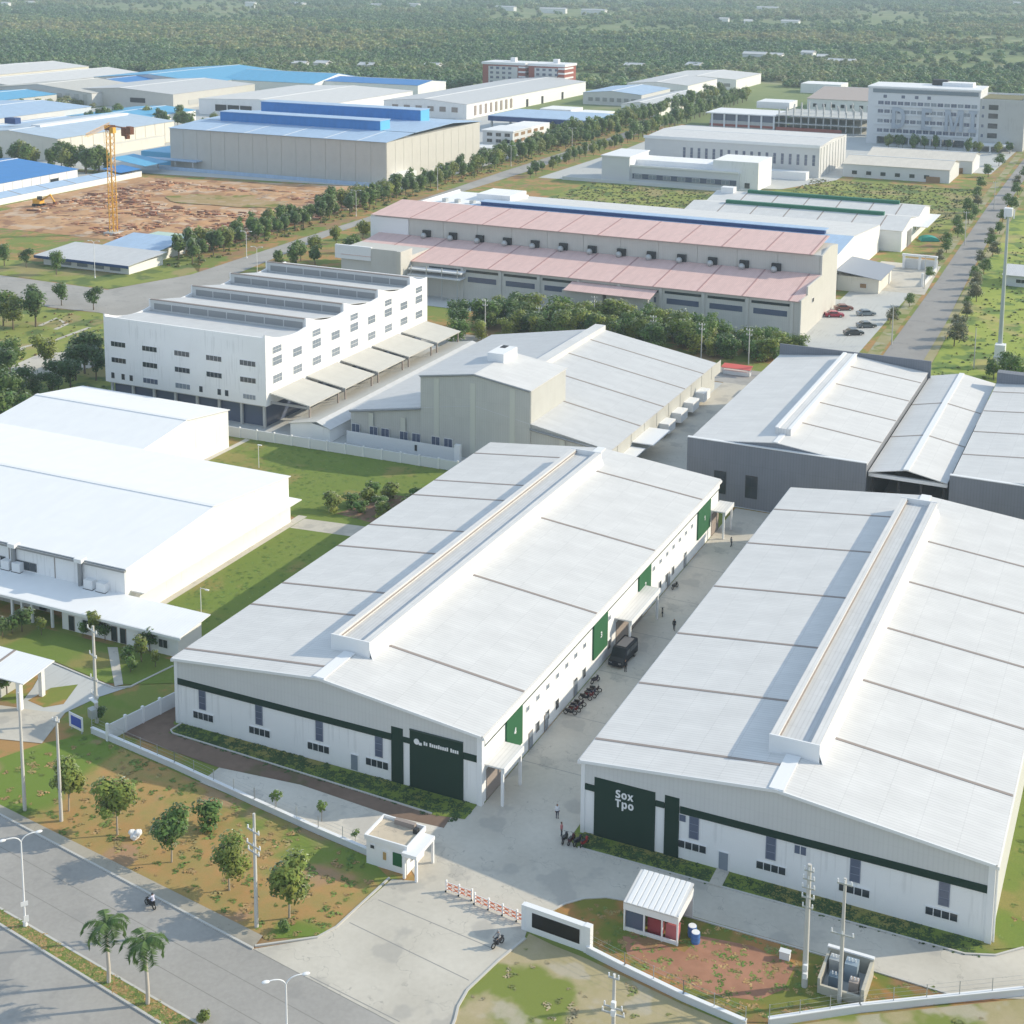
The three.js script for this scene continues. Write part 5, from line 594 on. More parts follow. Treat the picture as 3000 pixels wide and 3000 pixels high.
{ // tower crane on the building site
  const x = -339.8, z = -399.4, h = 37.5, t = thing('tower_crane', 'yellow tower crane standing on the brown building site', 'crane', x, 0.1, z), g = [];
  for (const [a, b] of [[-1, -1], [1, -1], [1, 1], [-1, 1]]) g.push(barGeo([a * 0.95, 0, b * 0.95], [a * 0.95, h, b * 0.95], 0.2, 4));
  for (let y = 0; y < h - 2; y += 2.2) for (const [a, b, c, d] of [[-1, -1, 1, -1], [1, -1, 1, 1], [1, 1, -1, 1], [-1, 1, -1, -1]]) g.push(barGeo([a * 0.95, y, b * 0.95], [c * 0.95, y + 2.2, d * 0.95], 0.10, 4));
  part(t, 'mast', mergeGeometries(g), mat.yellow); part(t, 'slewing_unit', boxGeo(2.6, 1.6, 2.6), mat.rust, 0, h + 0.4, 0); part(t, 'cab', boxGeo(1.5, 2.0, 1.6), mat.yellow, 1.8, h - 0.4, 0.6); part(t, 'foundation', boxGeo(5, 1.0, 5), mat.dull, 0, 0.5, 0);
  const j = new THREE.Group(); j.name = 'counter_jib'; j.position.set(0, h + 1.2, 0); j.rotation.y = -0.42; t.add(j); const cg = []; for (const s of [-0.6, 0.6]) cg.push(barGeo([0, 0, s], [16.5, 0, s], 0.12, 4)); for (let k = 0; k < 8; k++) cg.push(barGeo([k * 2, 0, -0.6], [k * 2 + 2, 0, 0.6], 0.08, 4)); part(j, 'frame', mergeGeometries(cg), mat.rust); part(j, 'counterweight', boxGeo(3.2, 3.0, 1.4), mat.rust, 11.6, -1.2, 0); part(j, 'counterweight', boxGeo(3.0, 2.6, 1.4), mat.rust, 15.4, -0.4, 0); part(j, 'winch', boxGeo(1.6, 1.4, 1.2), mat.rust, 13.2, -2.8, 0);
  const J = new THREE.Group(); J.name = 'jib'; J.position.set(0, h + 1.2, 0); J.rotation.y = 2.05; t.add(J); const jg = []; for (const [y, s] of [[0, -0.5], [0, 0.5], [1.0, 0]]) jg.push(barGeo([0, y, s], [-34, y, s], 0.08, 4)); for (let k = 0; k < 17; k++) { jg.push(barGeo([-k * 2, 0, -0.5], [-k * 2 - 1, 1, 0], 0.05, 4), barGeo([-k * 2 - 1, 1, 0], [-k * 2 - 2, 0, 0.5], 0.05, 4)); } part(J, 'lattice', mergeGeometries(jg), mat.yellow);
}
{ // excavator
  const t = thing('excavator', 'yellow excavator at left end of the building site', 'excavator', -404, 0.4, -432); for (const s of [-1.2, 1.2]) part(t, 'track', boxGeo(4.2, 0.9, 0.7), mat.rubber, 0, 0.45, s); part(t, 'house', boxGeo(3.6, 1.7, 2.6), mat.yellow, -0.2, 1.9, 0); part(t, 'cab', boxGeo(1.5, 1.6, 1.2), mat.glass, 1.0, 3.2, 0.6); const a = part(t, 'boom', boxGeo(5.2, 0.6, 0.5), mat.yellow, 3.6, 3.6, -0.4); a.rotation.z = 0.5; const b = part(t, 'stick', boxGeo(3.6, 0.45, 0.4), mat.yellow, 6.6, 3.4, -0.4); b.rotation.z = -0.9; part(t, 'bucket', boxGeo(1.1, 1.0, 1.2), mat.rust, 7.8, 1.7, -0.4);
}
{ // bricks, boards and pile caps lying about the site
  const r = rng(55), n = 1500, g = new THREE.BoxGeometry(1, 1, 1), o = lit(new THREE.InstancedMesh(g, new THREE.MeshStandardMaterial({ color: 0xffffff, roughness: 0.95 }), n)), m = new THREE.Matrix4(), q = new THREE.Quaternion(), e = new THREE.Euler(), C = [[0.50, 0.27, 0.15], [0.30, 0.13, 0.08], [0.60, 0.45, 0.33], [0.40, 0.19, 0.10], [0.20, 0.095, 0.06]];
  o.name = 'site_rubble'; o.userData = { kind: 'stuff', label: 'boards, pile caps and spoil heaps strewn over the building site', category: 'rubble' };
  for (let i = 0; i < n; i++) { let x, z; do { x = -405 + r() * 112; z = -505 + r() * 118; } while (Math.hypot((x + 346) / 36, (z + 474) / 20) < 1 || z > -428 + (x + 418) * 0.42); e.set(0, r() < 0.7 ? r() * 0.3 : r() * 3, 0); q.setFromEuler(e); m.compose(new THREE.Vector3(x, 0.45, z), q, new THREE.Vector3(0.8 + r() * r() * 5.5, 0.25 + r() * 0.7, 0.5 + r() * 1.2)); o.setMatrixAt(i, m); const c = C[r() * 5 | 0], k = 0.8 + r() * 0.4; o.setColorAt(i, col(c[0] * k, c[1] * k, c[2] * k)); }
  scene.add(o);
}

// ---------------------------------------------------------------- vehicles
function extrudeSide(pts, w, bevel = 0.06) { const s = new THREE.Shape(pts.map((p) => new THREE.Vector2(...p))), g = new THREE.ExtrudeGeometry(s, { depth: w - 2 * bevel, bevelEnabled: true, bevelSize: bevel, bevelThickness: bevel, bevelSegments: 2 }); g.translate(0, 0, -(w - 2 * bevel) / 2); return g; }
function vehicle(name, label, category, x, y, z, turn, paint, kind, group) {
  const t = thing(name, label, category, x, y, z, group); t.rotation.y = turn; const van = kind === 'van', L = van ? 5.2 : 4.4, h = van ? 2.05 : 1.45, w = van ? 1.9 : 1.75, pm = van ? M(0, 0, 0, 0.55) : new THREE.MeshPhysicalMaterial({ color: paint, roughness: 0.35, clearcoat: 0.8, clearcoatRoughness: 0.15 }); if (van) pm.color.copy(paint);
  part(t, 'body', extrudeSide(van ? [[-L / 2, 0.35], [L / 2, 0.35], [L / 2, 0.95], [L / 2 - 0.7, 1.15], [L / 2 - 1.5, h], [-L / 2 + 0.1, h], [-L / 2, 1.2]] : [[-L / 2, 0.3], [L / 2, 0.3], [L / 2, 0.72], [L / 2 - 1.1, 0.92], [L / 2 - 1.7, 1.38], [-0.9, h], [-L / 2 + 0.55, 1.0], [-L / 2, 0.9]], w), pm);
  if (van) { for (const s of [-1, 1]) for (let i = 0; i < 3; i++) part(t, 'side_window', boxGeo(1.05, 0.6, 0.05), mat.glass, -1.75 + i * 1.2, 1.55, s * (w / 2)); part(t, 'roof_rack', boxGeo(2.8, 0.06, 1.3), mat.seam, -0.7, h + 0.08, 0); } else for (const s of [-1, 1]) part(t, 'side_window', boxGeo(2.0, 0.36, 0.05), mat.glass, -0.35, 1.12, s * (w / 2 - 0.02));
  const ws = part(t, 'windscreen', boxGeo(0.05, van ? 0.95 : 0.7, w - 0.3), mat.glass, van ? L / 2 - 1.1 : L / 2 - 1.42, van ? 1.62 : 1.17, 0); ws.rotation.z = van ? 0.72 : 0.92; part(t, 'rear_window', boxGeo(0.05, 0.5, w - 0.4), mat.glass, van ? -L / 2 : -L / 2 + 0.62, van ? 1.6 : 1.16, 0).rotation.z = van ? 0 : -0.75;
  for (const a of [-1, 1]) for (const s of [-1, 1]) { const g = new THREE.CylinderGeometry(0.33, 0.33, 0.24, 14); g.rotateX(Math.PI / 2); const q = part(t, 'wheel', g, mat.rubber, a * L * 0.31, 0.33, s * (w / 2 - 0.08)); const rg = new THREE.CylinderGeometry(0.19, 0.19, 0.26, 10); rg.rotateX(Math.PI / 2); part(q, 'rim', rg, mat.chrome); }
  for (const s of [-1, 1]) { part(t, 'headlight', boxGeo(0.08, 0.18, 0.38), mat.trim, L / 2 + 0.02, 0.72, s * (w / 2 - 0.32)); part(t, 'tail_light', boxGeo(0.08, 0.25, 0.22), mat.red, -L / 2 - 0.02, 0.85, s * (w / 2 - 0.2)); } return t;
}
vehicle('minibus', 'black minibus parked beside green door in the alley', 'van', -65.9, 0.07, -180.3, -Math.PI / 2 - 0.05, col(0.006, 0.008, 0.014), 'van').scale.set(1.08, 1.12, 1.1);
[[-84.0, -393.5, 0.4, [0.40, 0.02, 0.05], 'dark red car parked beside the pink-roofed factory'], [-83.4, -402.5, 0.5, [0.22, 0.07, 0.05], 'brown-red car at the back of the small car park'], [-76.4, -399, 0.6, [0.20, 0.24, 0.27], 'grey-blue car under car park trees'], [-73.6, -385.5, 0.6, [0.10, 0.12, 0.13], 'dark grey car in middle of the car park row'], [-75.0, -376, 0.6, [0.03, 0.04, 0.045], 'black car nearest the road in the car park']].forEach(([x, z, a, c, lab]) => { const v = vehicle('parked_car', lab, 'car', x, 0.06, z, a, col(...c), 'car', 'cars in the small car park'); v.scale.setScalar(1.15); });
{ const t = thing('box_truck', 'white box truck at far end of lane beside slate hall', 'truck', -80.5, 0.08, -315); part(t, 'cargo_box', boxGeo(2.6, 2.8, 6.0), mat.trim, 0, 2.3, 0); part(t, 'cab', boxGeo(2.4, 2.3, 1.9), mat.white, 0, 1.6, 4.1); part(t, 'windscreen', boxGeo(2.1, 0.8, 0.06), mat.glass, 0, 2.1, 5.08); for (const z of [-2, 3.9]) for (const s of [-1, 1]) { const g = new THREE.CylinderGeometry(0.5, 0.5, 0.35, 12); g.rotateZ(Math.PI / 2); part(t, 'wheel', g, mat.rubber, s * 1.1, 0.5, z); } }
{ const t = thing('red_roof_stall', 'low stall with red sheet roof behind slate hall', 'stall', -92, 0.1, -326); part(t, 'roof', boxGeo(7, 0.12, 2.6), M(0.66, 0.13, 0.11, 0.8), 0, 1.9, 0).rotation.x = 0.15; part(t, 'counter', boxGeo(6.6, 0.9, 1.4), mat.trim, 0, 0.45, 0); for (const x of [-3.2, 3.2]) for (const s of [-1, 1]) part(t, 'post', boxGeo(0.1, 1.9, 0.1), mat.steel, x, 0.95, s); }
for (const [x, z, lab] of [[-52, -347, 'dark car driving off on narrow right road'], [-61, -352, 'dark small car behind slate hall roof on narrow road']]) vehicle('moving_car', lab, 'car', x - 3, 0.09, z, 1.6, col(0.03, 0.03, 0.035), 'car');
const bikeParts = (() => { const tg = new THREE.TorusGeometry(0.26, 0.06, 6, 14), hub = new THREE.CylinderGeometry(0.05, 0.05, 0.1, 8); hub.rotateX(Math.PI / 2); return { tg, hub, body: extrudeSide([[-0.62, 0.55], [-0.3, 0.38], [0.1, 0.32], [0.4, 0.4], [0.55, 0.85], [0.42, 0.9], [0.25, 0.55], [0, 0.58], [-0.2, 0.72], [-0.7, 0.8]], 0.24, 0.04), seat: new THREE.BoxGeometry(0.75, 0.1, 0.26), fork: barGeo([0.62, 0.26, 0], [0.45, 0.98, 0], 0.035), handle: barGeo([0.42, 1.02, -0.32], [0.42, 1.02, 0.32], 0.025) }; })();
function motorbike(label, x, z, turn, c, group, y = 0.074) { const t = thing('motorbike', label, 'motorbike', x, y, z, group); t.rotation.y = turn; for (const s of [-0.6, 0.62]) { const w = part(t, 'wheel', bikeParts.tg, mat.rubber, s, 0.32, 0); part(w, 'hub', bikeParts.hub, mat.chrome); } part(t, 'body', bikeParts.body, M(...c, 0.35)); part(t, 'seat', bikeParts.seat, mat.black, -0.32, 0.8, 0); part(t, 'fork', bikeParts.fork, mat.chrome); part(t, 'handlebar', bikeParts.handle, mat.black); return t; }
{ const r = rng(91); for (let i = 0; i < 8; i++) motorbike('motorbike in the tight row parked along alley wall', -67.0 + i * 0.11 + r() * 0.3, -163.2 - i * 0.86 - (i > 3 ? 0.9 : 0), 0.15 + r() * 0.2, [[0.02, 0.02, 0.025], [0.16, 0.02, 0.02], [0.03, 0.03, 0.06], [0.05, 0.03, 0.03]][i % 4], 'motorbikes parked in the alley'); }
motorbike('dark motorbike alone in alley beside white canopy', -65.6, -196.2, 1.9, [0.02, 0.02, 0.02]); motorbike('dark motorbike against alley wall past third green door', -66.9, -205.9, 1.3, [0.02, 0.025, 0.03]); motorbike('dark motorbike parked just before second green door', -67.0, -172.5, 1.2, [0.03, 0.02, 0.04]);
{ const r = rng(12); for (let i = 0; i < 4; i++) motorbike(['motorbike nearest sign panel in group at warehouse corner', 'second motorbike in group at warehouse corner', 'third motorbike in group at warehouse corner', 'outermost motorbike in group at warehouse corner'][i], -54.4 - i * 0.75, -137.7 + i * 0.1, 1.3 + r() * 0.3, [[0.35, 0.03, 0.03], [0.03, 0.03, 0.05], [0.10, 0.02, 0.03], [0.02, 0.02, 0.03]][i], 'motorbikes at the warehouse corner'); }
const roadBike = motorbike('black motorbike riding along the front road', -90.9, -108.5, 2.9, [0.02, 0.02, 0.02], undefined, 0.055), gateBike = motorbike('dark motorbike with rider leaving the driveway', -55.9, -118.5, -1.9, [0.03, 0.03, 0.035]);

// ---------------------------------------------------------------- people: one smooth body each, clothed by colour
function bodyGeometry(joints, bones, shade, cell = 0.032) {
  const P = Object.values(joints), lo = [9, 9, 9], hi = [-9, -9, -9]; for (const p of P) for (let k = 0; k < 3; k++) { lo[k] = Math.min(lo[k], p[k] - 0.24); hi[k] = Math.max(hi[k], p[k] + 0.24); }
  const S = Math.max(hi[0] - lo[0], hi[1] - lo[1], hi[2] - lo[2]), n = Math.ceil(S / cell) + 2, c = lo.map((v, k) => (v + hi[k]) / 2), mc = new MarchingCubes(n, mat.trim, false, false, 60000); mc.isolation = 0;
  const d2 = (p, a, b, ra, rb) => { const ab = [b[0] - a[0], b[1] - a[1], b[2] - a[2]], ap = [p[0] - a[0], p[1] - a[1], p[2] - a[2]], l = ab[0] ** 2 + ab[1] ** 2 + ab[2] ** 2, t = Math.min(1, Math.max(0, (ap[0] * ab[0] + ap[1] * ab[1] + ap[2] * ab[2]) / (l || 1e-9))); return Math.hypot(ap[0] - ab[0] * t, ap[1] - ab[1] * t, ap[2] - ab[2] * t) - (ra + (rb - ra) * t); };
  const f = (p) => { let d = 9; for (const [a, b, ra, rb] of bones) { const e = d2(p, joints[a], joints[b], ra, rb), k = 0.035, h = Math.max(k - Math.abs(d - e), 0) / k; d = Math.min(d, e) - h * h * k / 4; } return d; };
  for (let z = 0; z < n; z++) for (let y = 0; y < n; y++) for (let x = 0; x < n; x++) mc.field[x + y * n + z * n * n] = -f([c[0] + (x / n * 2 - 1) * S / 2, c[1] + (y / n * 2 - 1) * S / 2, c[2] + (z / n * 2 - 1) * S / 2]);
  mc.update(); const N = mc.count, pos = new Float32Array(N * 3), nor = new Float32Array(N * 3), colr = new Float32Array(N * 3);
  for (let i = 0; i < N; i++) { const v = [0, 1, 2].map((k) => c[k] + mc.positionArray[i * 3 + k] * S / 2); const q = shade(v); for (let k = 0; k < 3; k++) { pos[i * 3 + k] = v[k]; nor[i * 3 + k] = mc.normalArray[i * 3 + k]; colr[i * 3 + k] = q[k]; } }
  const g = new THREE.BufferGeometry(); g.setAttribute('position', new THREE.BufferAttribute(pos, 3)); g.setAttribute('normal', new THREE.BufferAttribute(nor, 3)); g.setAttribute('color', new THREE.BufferAttribute(colr, 3)); return g;
}
const skin = [0.36, 0.20, 0.13], clothM = new THREE.MeshStandardMaterial({ vertexColors: true, roughness: 0.9 }), hairM = M(0.015, 0.012, 0.010, 0.7);
const BON = [['pel', 'che', 0.145, 0.16], ['che', 'nek', 0.13, 0.06], ['nek', 'hed', 0.055, 0.06], ['hed', 'top', 0.095, 0.09], ['shl', 'ell', 0.06, 0.045], ['ell', 'wrl', 0.045, 0.032], ['wrl', 'fil', 0.038, 0.02], ['shr', 'elr', 0.06, 0.045], ['elr', 'wrr', 0.045, 0.032], ['wrr', 'fir', 0.038, 0.02], ['shl', 'shr', 0.07, 0.07], ['hil', 'knl', 0.095, 0.062], ['knl', 'anl', 0.062, 0.042], ['anl', 'tol', 0.05, 0.035], ['hir', 'knr', 0.095, 0.062], ['knr', 'anr', 0.062, 0.042], ['anr', 'tor', 0.05, 0.035], ['hil', 'hir', 0.11, 0.11]];
const standing = (s) => ({ pel: [0, 0.95, 0], che: [0, 1.28, 0.01], nek: [0, 1.47, 0], hed: [0, 1.58, 0.01], top: [0, 1.66, 0.01], shl: [0.18, 1.40, 0], ell: [0.24, 1.13, -0.03], wrl: [0.25, 0.90, 0.06], fil: [0.25, 0.76, 0.09], shr: [-0.18, 1.40, 0], elr: [-0.24, 1.13, -0.03], wrr: [-0.25, 0.90, 0.06], fir: [-0.25, 0.76, 0.09], hil: [0.09, 0.92, 0], knl: [0.10, 0.50, 0.03 + s * 0.12], anl: [0.10, 0.09, s * 0.16], tol: [0.11, 0.045, 0.16 + s * 0.16], hir: [-0.09, 0.92, 0], knr: [-0.10, 0.50, 0.03 - s * 0.05], anr: [-0.10, 0.09, -s * 0.22], tor: [-0.11, 0.045, 0.16 - s * 0.2] });
const riding = { pel: [0, 0.98, -0.2], che: [0, 1.30, -0.12], nek: [0, 1.48, -0.08], hed: [0, 1.59, -0.05], top: [0, 1.67, -0.05], shl: [0.18, 1.41, -0.1], ell: [0.27, 1.17, 0.08], wrl: [0.28, 1.08, 0.32], fil: [0.25, 1.05, 0.42], shr: [-0.18, 1.41, -0.1], elr: [-0.27, 1.17, 0.08], wrr: [-0.28, 1.08, 0.32], fir: [-0.25, 1.05, 0.42], hil: [0.1, 0.95, -0.2], knl: [0.2, 0.82, 0.2], anl: [0.2, 0.42, 0.1], tol: [0.2, 0.37, 0.24], hir: [-0.1, 0.95, -0.2], knr: [-0.2, 0.82, 0.2], anr: [-0.2, 0.42, 0.1], tor: [-0.2, 0.37, 0.24] };
const geoCache = new Map();
function person(label, x, y, z, turn, pose, shirt, trousers, helmet) {
  const ride = pose === 'ride', key = JSON.stringify([pose, shirt, trousers]), J = ride ? riding : standing(pose === 'walk' ? 1 : 0.15);
  if (!geoCache.has(key)) geoCache.set(key, bodyGeometry(J, BON, (v) => v[1] > 1.49 || (!ride && v[1] < 0.93 && Math.abs(v[0]) > 0.2) || (ride && v[2] > 0.27 && v[1] > 1.0) ? skin : v[1] > 0.97 ? shirt : v[1] < (ride ? 0.43 : 0.085) ? [0.02, 0.02, 0.02] : trousers));
  const t = thing('person', label, 'person', x, y, z); t.rotation.y = turn; part(t, 'body', geoCache.get(key), clothM); const g = new THREE.SphereGeometry(helmet ? 0.125 : 0.108, 12, 8, 0, 6.3, 0, 1.75); part(t, helmet ? 'helmet' : 'hair', g, helmet ? M(...helmet, 0.4) : hairM, J.top[0], J.top[1] - 0.025, J.top[2] - 0.02); for (const s of [-1, 1]) part(t, 'eye', new THREE.SphereGeometry(0.013, 6, 4), mat.black, s * 0.036, J.hed[1] + 0.03, J.hed[2] + 0.088); part(t, 'nose', new THREE.ConeGeometry(0.017, 0.045, 6), M(...skin), 0, J.hed[1] + 0.005, J.hed[2] + 0.098);
}
{ const p = (px, y = 0.074) => [px[0], y, px[1]];
  person('person in white shirt and dark trousers standing in the yard', ...p([-59.2, -141.2]), 0.6, 'stand', [0.72, 0.73, 0.76], [0.02, 0.02, 0.05]);
  person('person in dark clothes walking mid-alley near right warehouse eave', ...p([-62.4, -192.2]), 0.2, 'walk', [0.03, 0.03, 0.035], [0.02, 0.02, 0.025]);
  person('person in grey shirt at far end of the alley', ...p([-63.7, -225.7]), 2.4, 'walk', [0.2, 0.2, 0.2], [0.04, 0.04, 0.05]);
  person('person in black standing behind the black minibus', -64.4, 0.074, -177.2, 1.0, 'stand', [0.02, 0.02, 0.025], [0.02, 0.02, 0.02]);
  person('person in pink shirt beside motorbikes at warehouse corner', -57.4, 0.074, -138.2, 1.8, 'stand', [0.5, 0.2, 0.2], [0.03, 0.03, 0.05]);
  const a = roadBike.position, b = gateBike.position;
  person('rider in pale shirt and dark helmet on front road', a.x + 0.25, a.y, a.z, 2.9 + Math.PI / 2, 'ride', [0.6, 0.6, 0.72], [0.03, 0.03, 0.04], [0.02, 0.02, 0.03]);
  person('rider in grey shirt on motorbike leaving the driveway', b.x, b.y, b.z + 0.05, -1.9 + Math.PI / 2, 'ride', [0.30, 0.30, 0.31], [0.03, 0.035, 0.05], [0.28, 0.28, 0.30]);
}
{ const t = thing('white_sack', 'lumpy white sack lying beneath small tree on verge', 'sack', 0, 0, 0); t.position.set(...[-100.1, -117.3].toSpliced(1, 0, 0.05)); for (const [x, y, z, s] of [[0, 0.35, 0, 0.5], [0.35, 0.7, -0.2, 0.42], [-0.3, 0.75, 0.1, 0.36]]) { const g = new THREE.IcosahedronGeometry(s, 2), p = g.attributes.position; for (let i = 0; i < p.count; i++) { const k = 1 + 0.18 * Math.sin(p.getX(i) * 9) * Math.cos(p.getZ(i) * 8 + p.getY(i) * 7); p.setXYZ(i, p.getX(i) * k, p.getY(i) * k * 0.9, p.getZ(i) * k); } g.computeVertexNormals(); part(t, 'sack_bulge', g, mat.trim, x, y, z); } }

// ---------------------------------------------------------------- plants
const leafM = new THREE.MeshPhysicalMaterial({ vertexColors: true, roughness: 0.95, side: THREE.DoubleSide, transmission: 0.42, thickness: 0 });
function leaves(seed, lobes, n, size, base, vary = 0.35, round = 0.62, lift = 1) { // many small bent leaf clumps spread through several lobes [x, y, z, rx, ry, rz]
  const r = rng(seed), pos = [], colr = [], nor = [], a = new THREE.Vector3(), u = new THREE.Vector3(), v = new THREE.Vector3(), w = new THREE.Vector3();
  for (const L of lobes) {
    const tone = 1 + (r() - 0.5) * vary, warm = (r() - 0.5) * 0.25, m = Math.round(n * L[3] * L[4] * L[5] / lobes.reduce((s, q) => s + q[3] * q[4] * q[5], 0)) + 6;
    for (let i = 0; i < m; i++) {
      a.set(r() - 0.5, r() - 0.5, r() - 0.5).normalize(); const k = Math.pow(r(), 0.38); const c = [L[0] + a.x * k * L[3], L[1] + a.y * k * L[4], L[2] + a.z * k * L[5]];
      u.set(r() - 0.5, (r() - 0.5) * 0.7, r() - 0.5).normalize(); w.set(a.x + (r() - 0.5) * 1.3, a.y + 0.45 + (r() - 0.5) * 1.3, a.z + (r() - 0.5) * 1.3).normalize(); if (lift < 1) w.set(w.x * 0.35, 1, w.z * 0.35).normalize(); v.crossVectors(w, u).normalize(); u.crossVectors(v, w);
      const s = size * (0.6 + r() * 0.8), q = 0.55, b = size * 0.25, P = (x, y, z) => pos.push(c[0] + u.x * x + v.x * y + w.x * z, c[1] + u.y * x + v.y * y + w.y * z, c[2] + u.z * x + v.z * y + w.z * z);
      P(-s, 0, -b); P(0, -s * q, 0); P(0, s * q, 0); P(0, s * q, 0); P(0, -s * q, 0); P(s, 0, -b);
      const t = tone * (0.75 + r() * 0.5), hw = warm + (r() - 0.5) * 0.2; w.multiplyScalar(1 - round).addScaledVector(a, round); w.y += round * 0.45; w.normalize(); for (let j = 0; j < 6; j++) { nor.push(w.x, w.y, w.z); colr.push(base[0] * t * (1 + hw), base[1] * t, base[2] * t * (1 - hw)); }
    }
  }
  const g = new THREE.BufferGeometry(); g.setAttribute('position', new THREE.Float32BufferAttribute(pos, 3)); g.setAttribute('color', new THREE.Float32BufferAttribute(colr, 3)); g.setAttribute('normal', new THREE.Float32BufferAttribute(nor, 3)); return g;
}
function crownLobes(seed, h0, h1, rad, n) { const r = rng(seed), L = []; for (let i = 0; i < n; i++) { const a = r() * 6.28, d = rad * 0.62 * Math.sqrt(r()), y = h0 + (h1 - h0) * (0.2 + 0.65 * r()); const s = rad * (0.38 + 0.3 * r()); L.push([Math.cos(a) * d, y, Math.sin(a) * d, s, s * 0.75 * (h1 - h0) / (rad * 1.9), s]); } L.push([0, (h0 + h1) / 2, 0, rad * 0.6, (h1 - h0) * 0.4, rad * 0.6]); return L; }
function trunkGeo(seed, h, r0, rad) { const r = rng(seed), g = [barGeo([0, -0.1, 0], [(r() - 0.5) * 0.2, h * 0.6, (r() - 0.5) * 0.2], r0, 7, r0 * 0.65)]; for (let i = 0; i < 4; i++) { const a = i * 1.57 + r() * 0.8; g.push(barGeo([0, h * (0.42 + i * 0.05), 0], [Math.cos(a) * rad * 0.6, h * (0.7 + r() * 0.2), Math.sin(a) * rad * 0.6], r0 * 0.5, 5, r0 * 0.15)); } return mergeGeometries(g); }
function treeProto(name, seed, o) { const t = new THREE.Group(); t.name = name; part(t, 'trunk', trunkGeo(seed, o.h0 + (o.h1 - o.h0) * 0.6, o.r0 ?? 0.16, o.rad), o.bark ?? mat.bark); part(t, 'crown', leaves(seed, crownLobes(seed + 1, o.h0, o.h1, o.rad, o.lobes ?? 7), o.n, o.leaf, o.color, o.vary), leafM); return t; }
function plant(proto, label, category, x, z, s, turn, group, y = 0.05) { const c = proto.clone(); c.name = numbered(proto.name); c.position.set(x, y, z); c.scale.set(s * (0.92 + hash(x * 10 | 0, z * 10 | 0, 3) * 0.16), s, s); c.rotation.y = turn; scene.add(c); return tag(c, label, category, group); }
const OLIVE = [0.22, 0.27, 0.04], GREEN = [0.115, 0.21, 0.036], DEEP = [0.08, 0.155, 0.036], GREYG = [0.16, 0.175, 0.09];
const verge = [1, 2, 3].map((k) => treeProto('verge_tree', 500 + k * 7, { h0: 1.8, h1: 5.8, rad: 2.3, n: 1900, leaf: 0.22, color: k === 2 ? GREEN : OLIVE, lobes: 9, r0: 0.11, bark: M(0.38, 0.33, 0.26, 0.9) }));
[[-110.4, -118.3, 1.1, 'yellow-green verge tree farthest left, near the poles'], [-102.3, -117.0, 1.25, 'spreading verge tree above the white sack'], [-93.7, -115.6, 1.08, 'upright green verge tree in middle of the row'], [-85.2, -114.3, 1.0, 'lopsided verge tree left of thick concrete pole'], [-77.0, -113.2, 1.2, 'yellow-green verge tree right of thick concrete pole']].forEach(([x, z, s, lab], i) => plant(verge[[0, 0, 1, 2, 0][i]], lab, 'tree', x, z, s, i * 1.3, 'trees on the front verge'));
const shrubP = [1, 2].map((k) => { const t = new THREE.Group(); t.name = 'shrub'; part(t, 'foliage', leaves(600 + k, crownLobes(620 + k, 0, 2.0, 1.25, 6), 700, 0.17, k === 1 ? GREEN : OLIVE), leafM); part(t, 'stem', barGeo([0, -0.1, 0], [0.05, 0.9, 0], 0.06), mat.bark); return t; });
plant(shrubP[0], 'large-leaved green shrub behind verge trees near the low wall', 'shrub', -94.0, -122.3, 1.55, 0); plant(shrubP[0], 'bright green clump at verge tip by the driveway', 'shrub', -76.3, -111.3, 0.55, 1); plant(shrubP[1], 'round brown-green shrub at bottom edge on the median', 'shrub', -75.9, -97.3, 0.7, 2);
const sap = treeProto('sapling', 640, { h0: 1.2, h1: 3.0, rad: 1.0, n: 90, leaf: 0.2, color: GREEN, lobes: 4, r0: 0.04 }); plant(sap, 'thin sapling on pale path beside the low wall', 'tree', -83.1, -129.0, 1, 0); plant(sap, 'thin low sapling on pale path nearest gatehouse', 'tree', -77.6, -127.2, 0.6, 2); plant(sap, 'thin sapling on pale path farthest from gatehouse', 'tree', -89.0, -128.5, 1, 1);
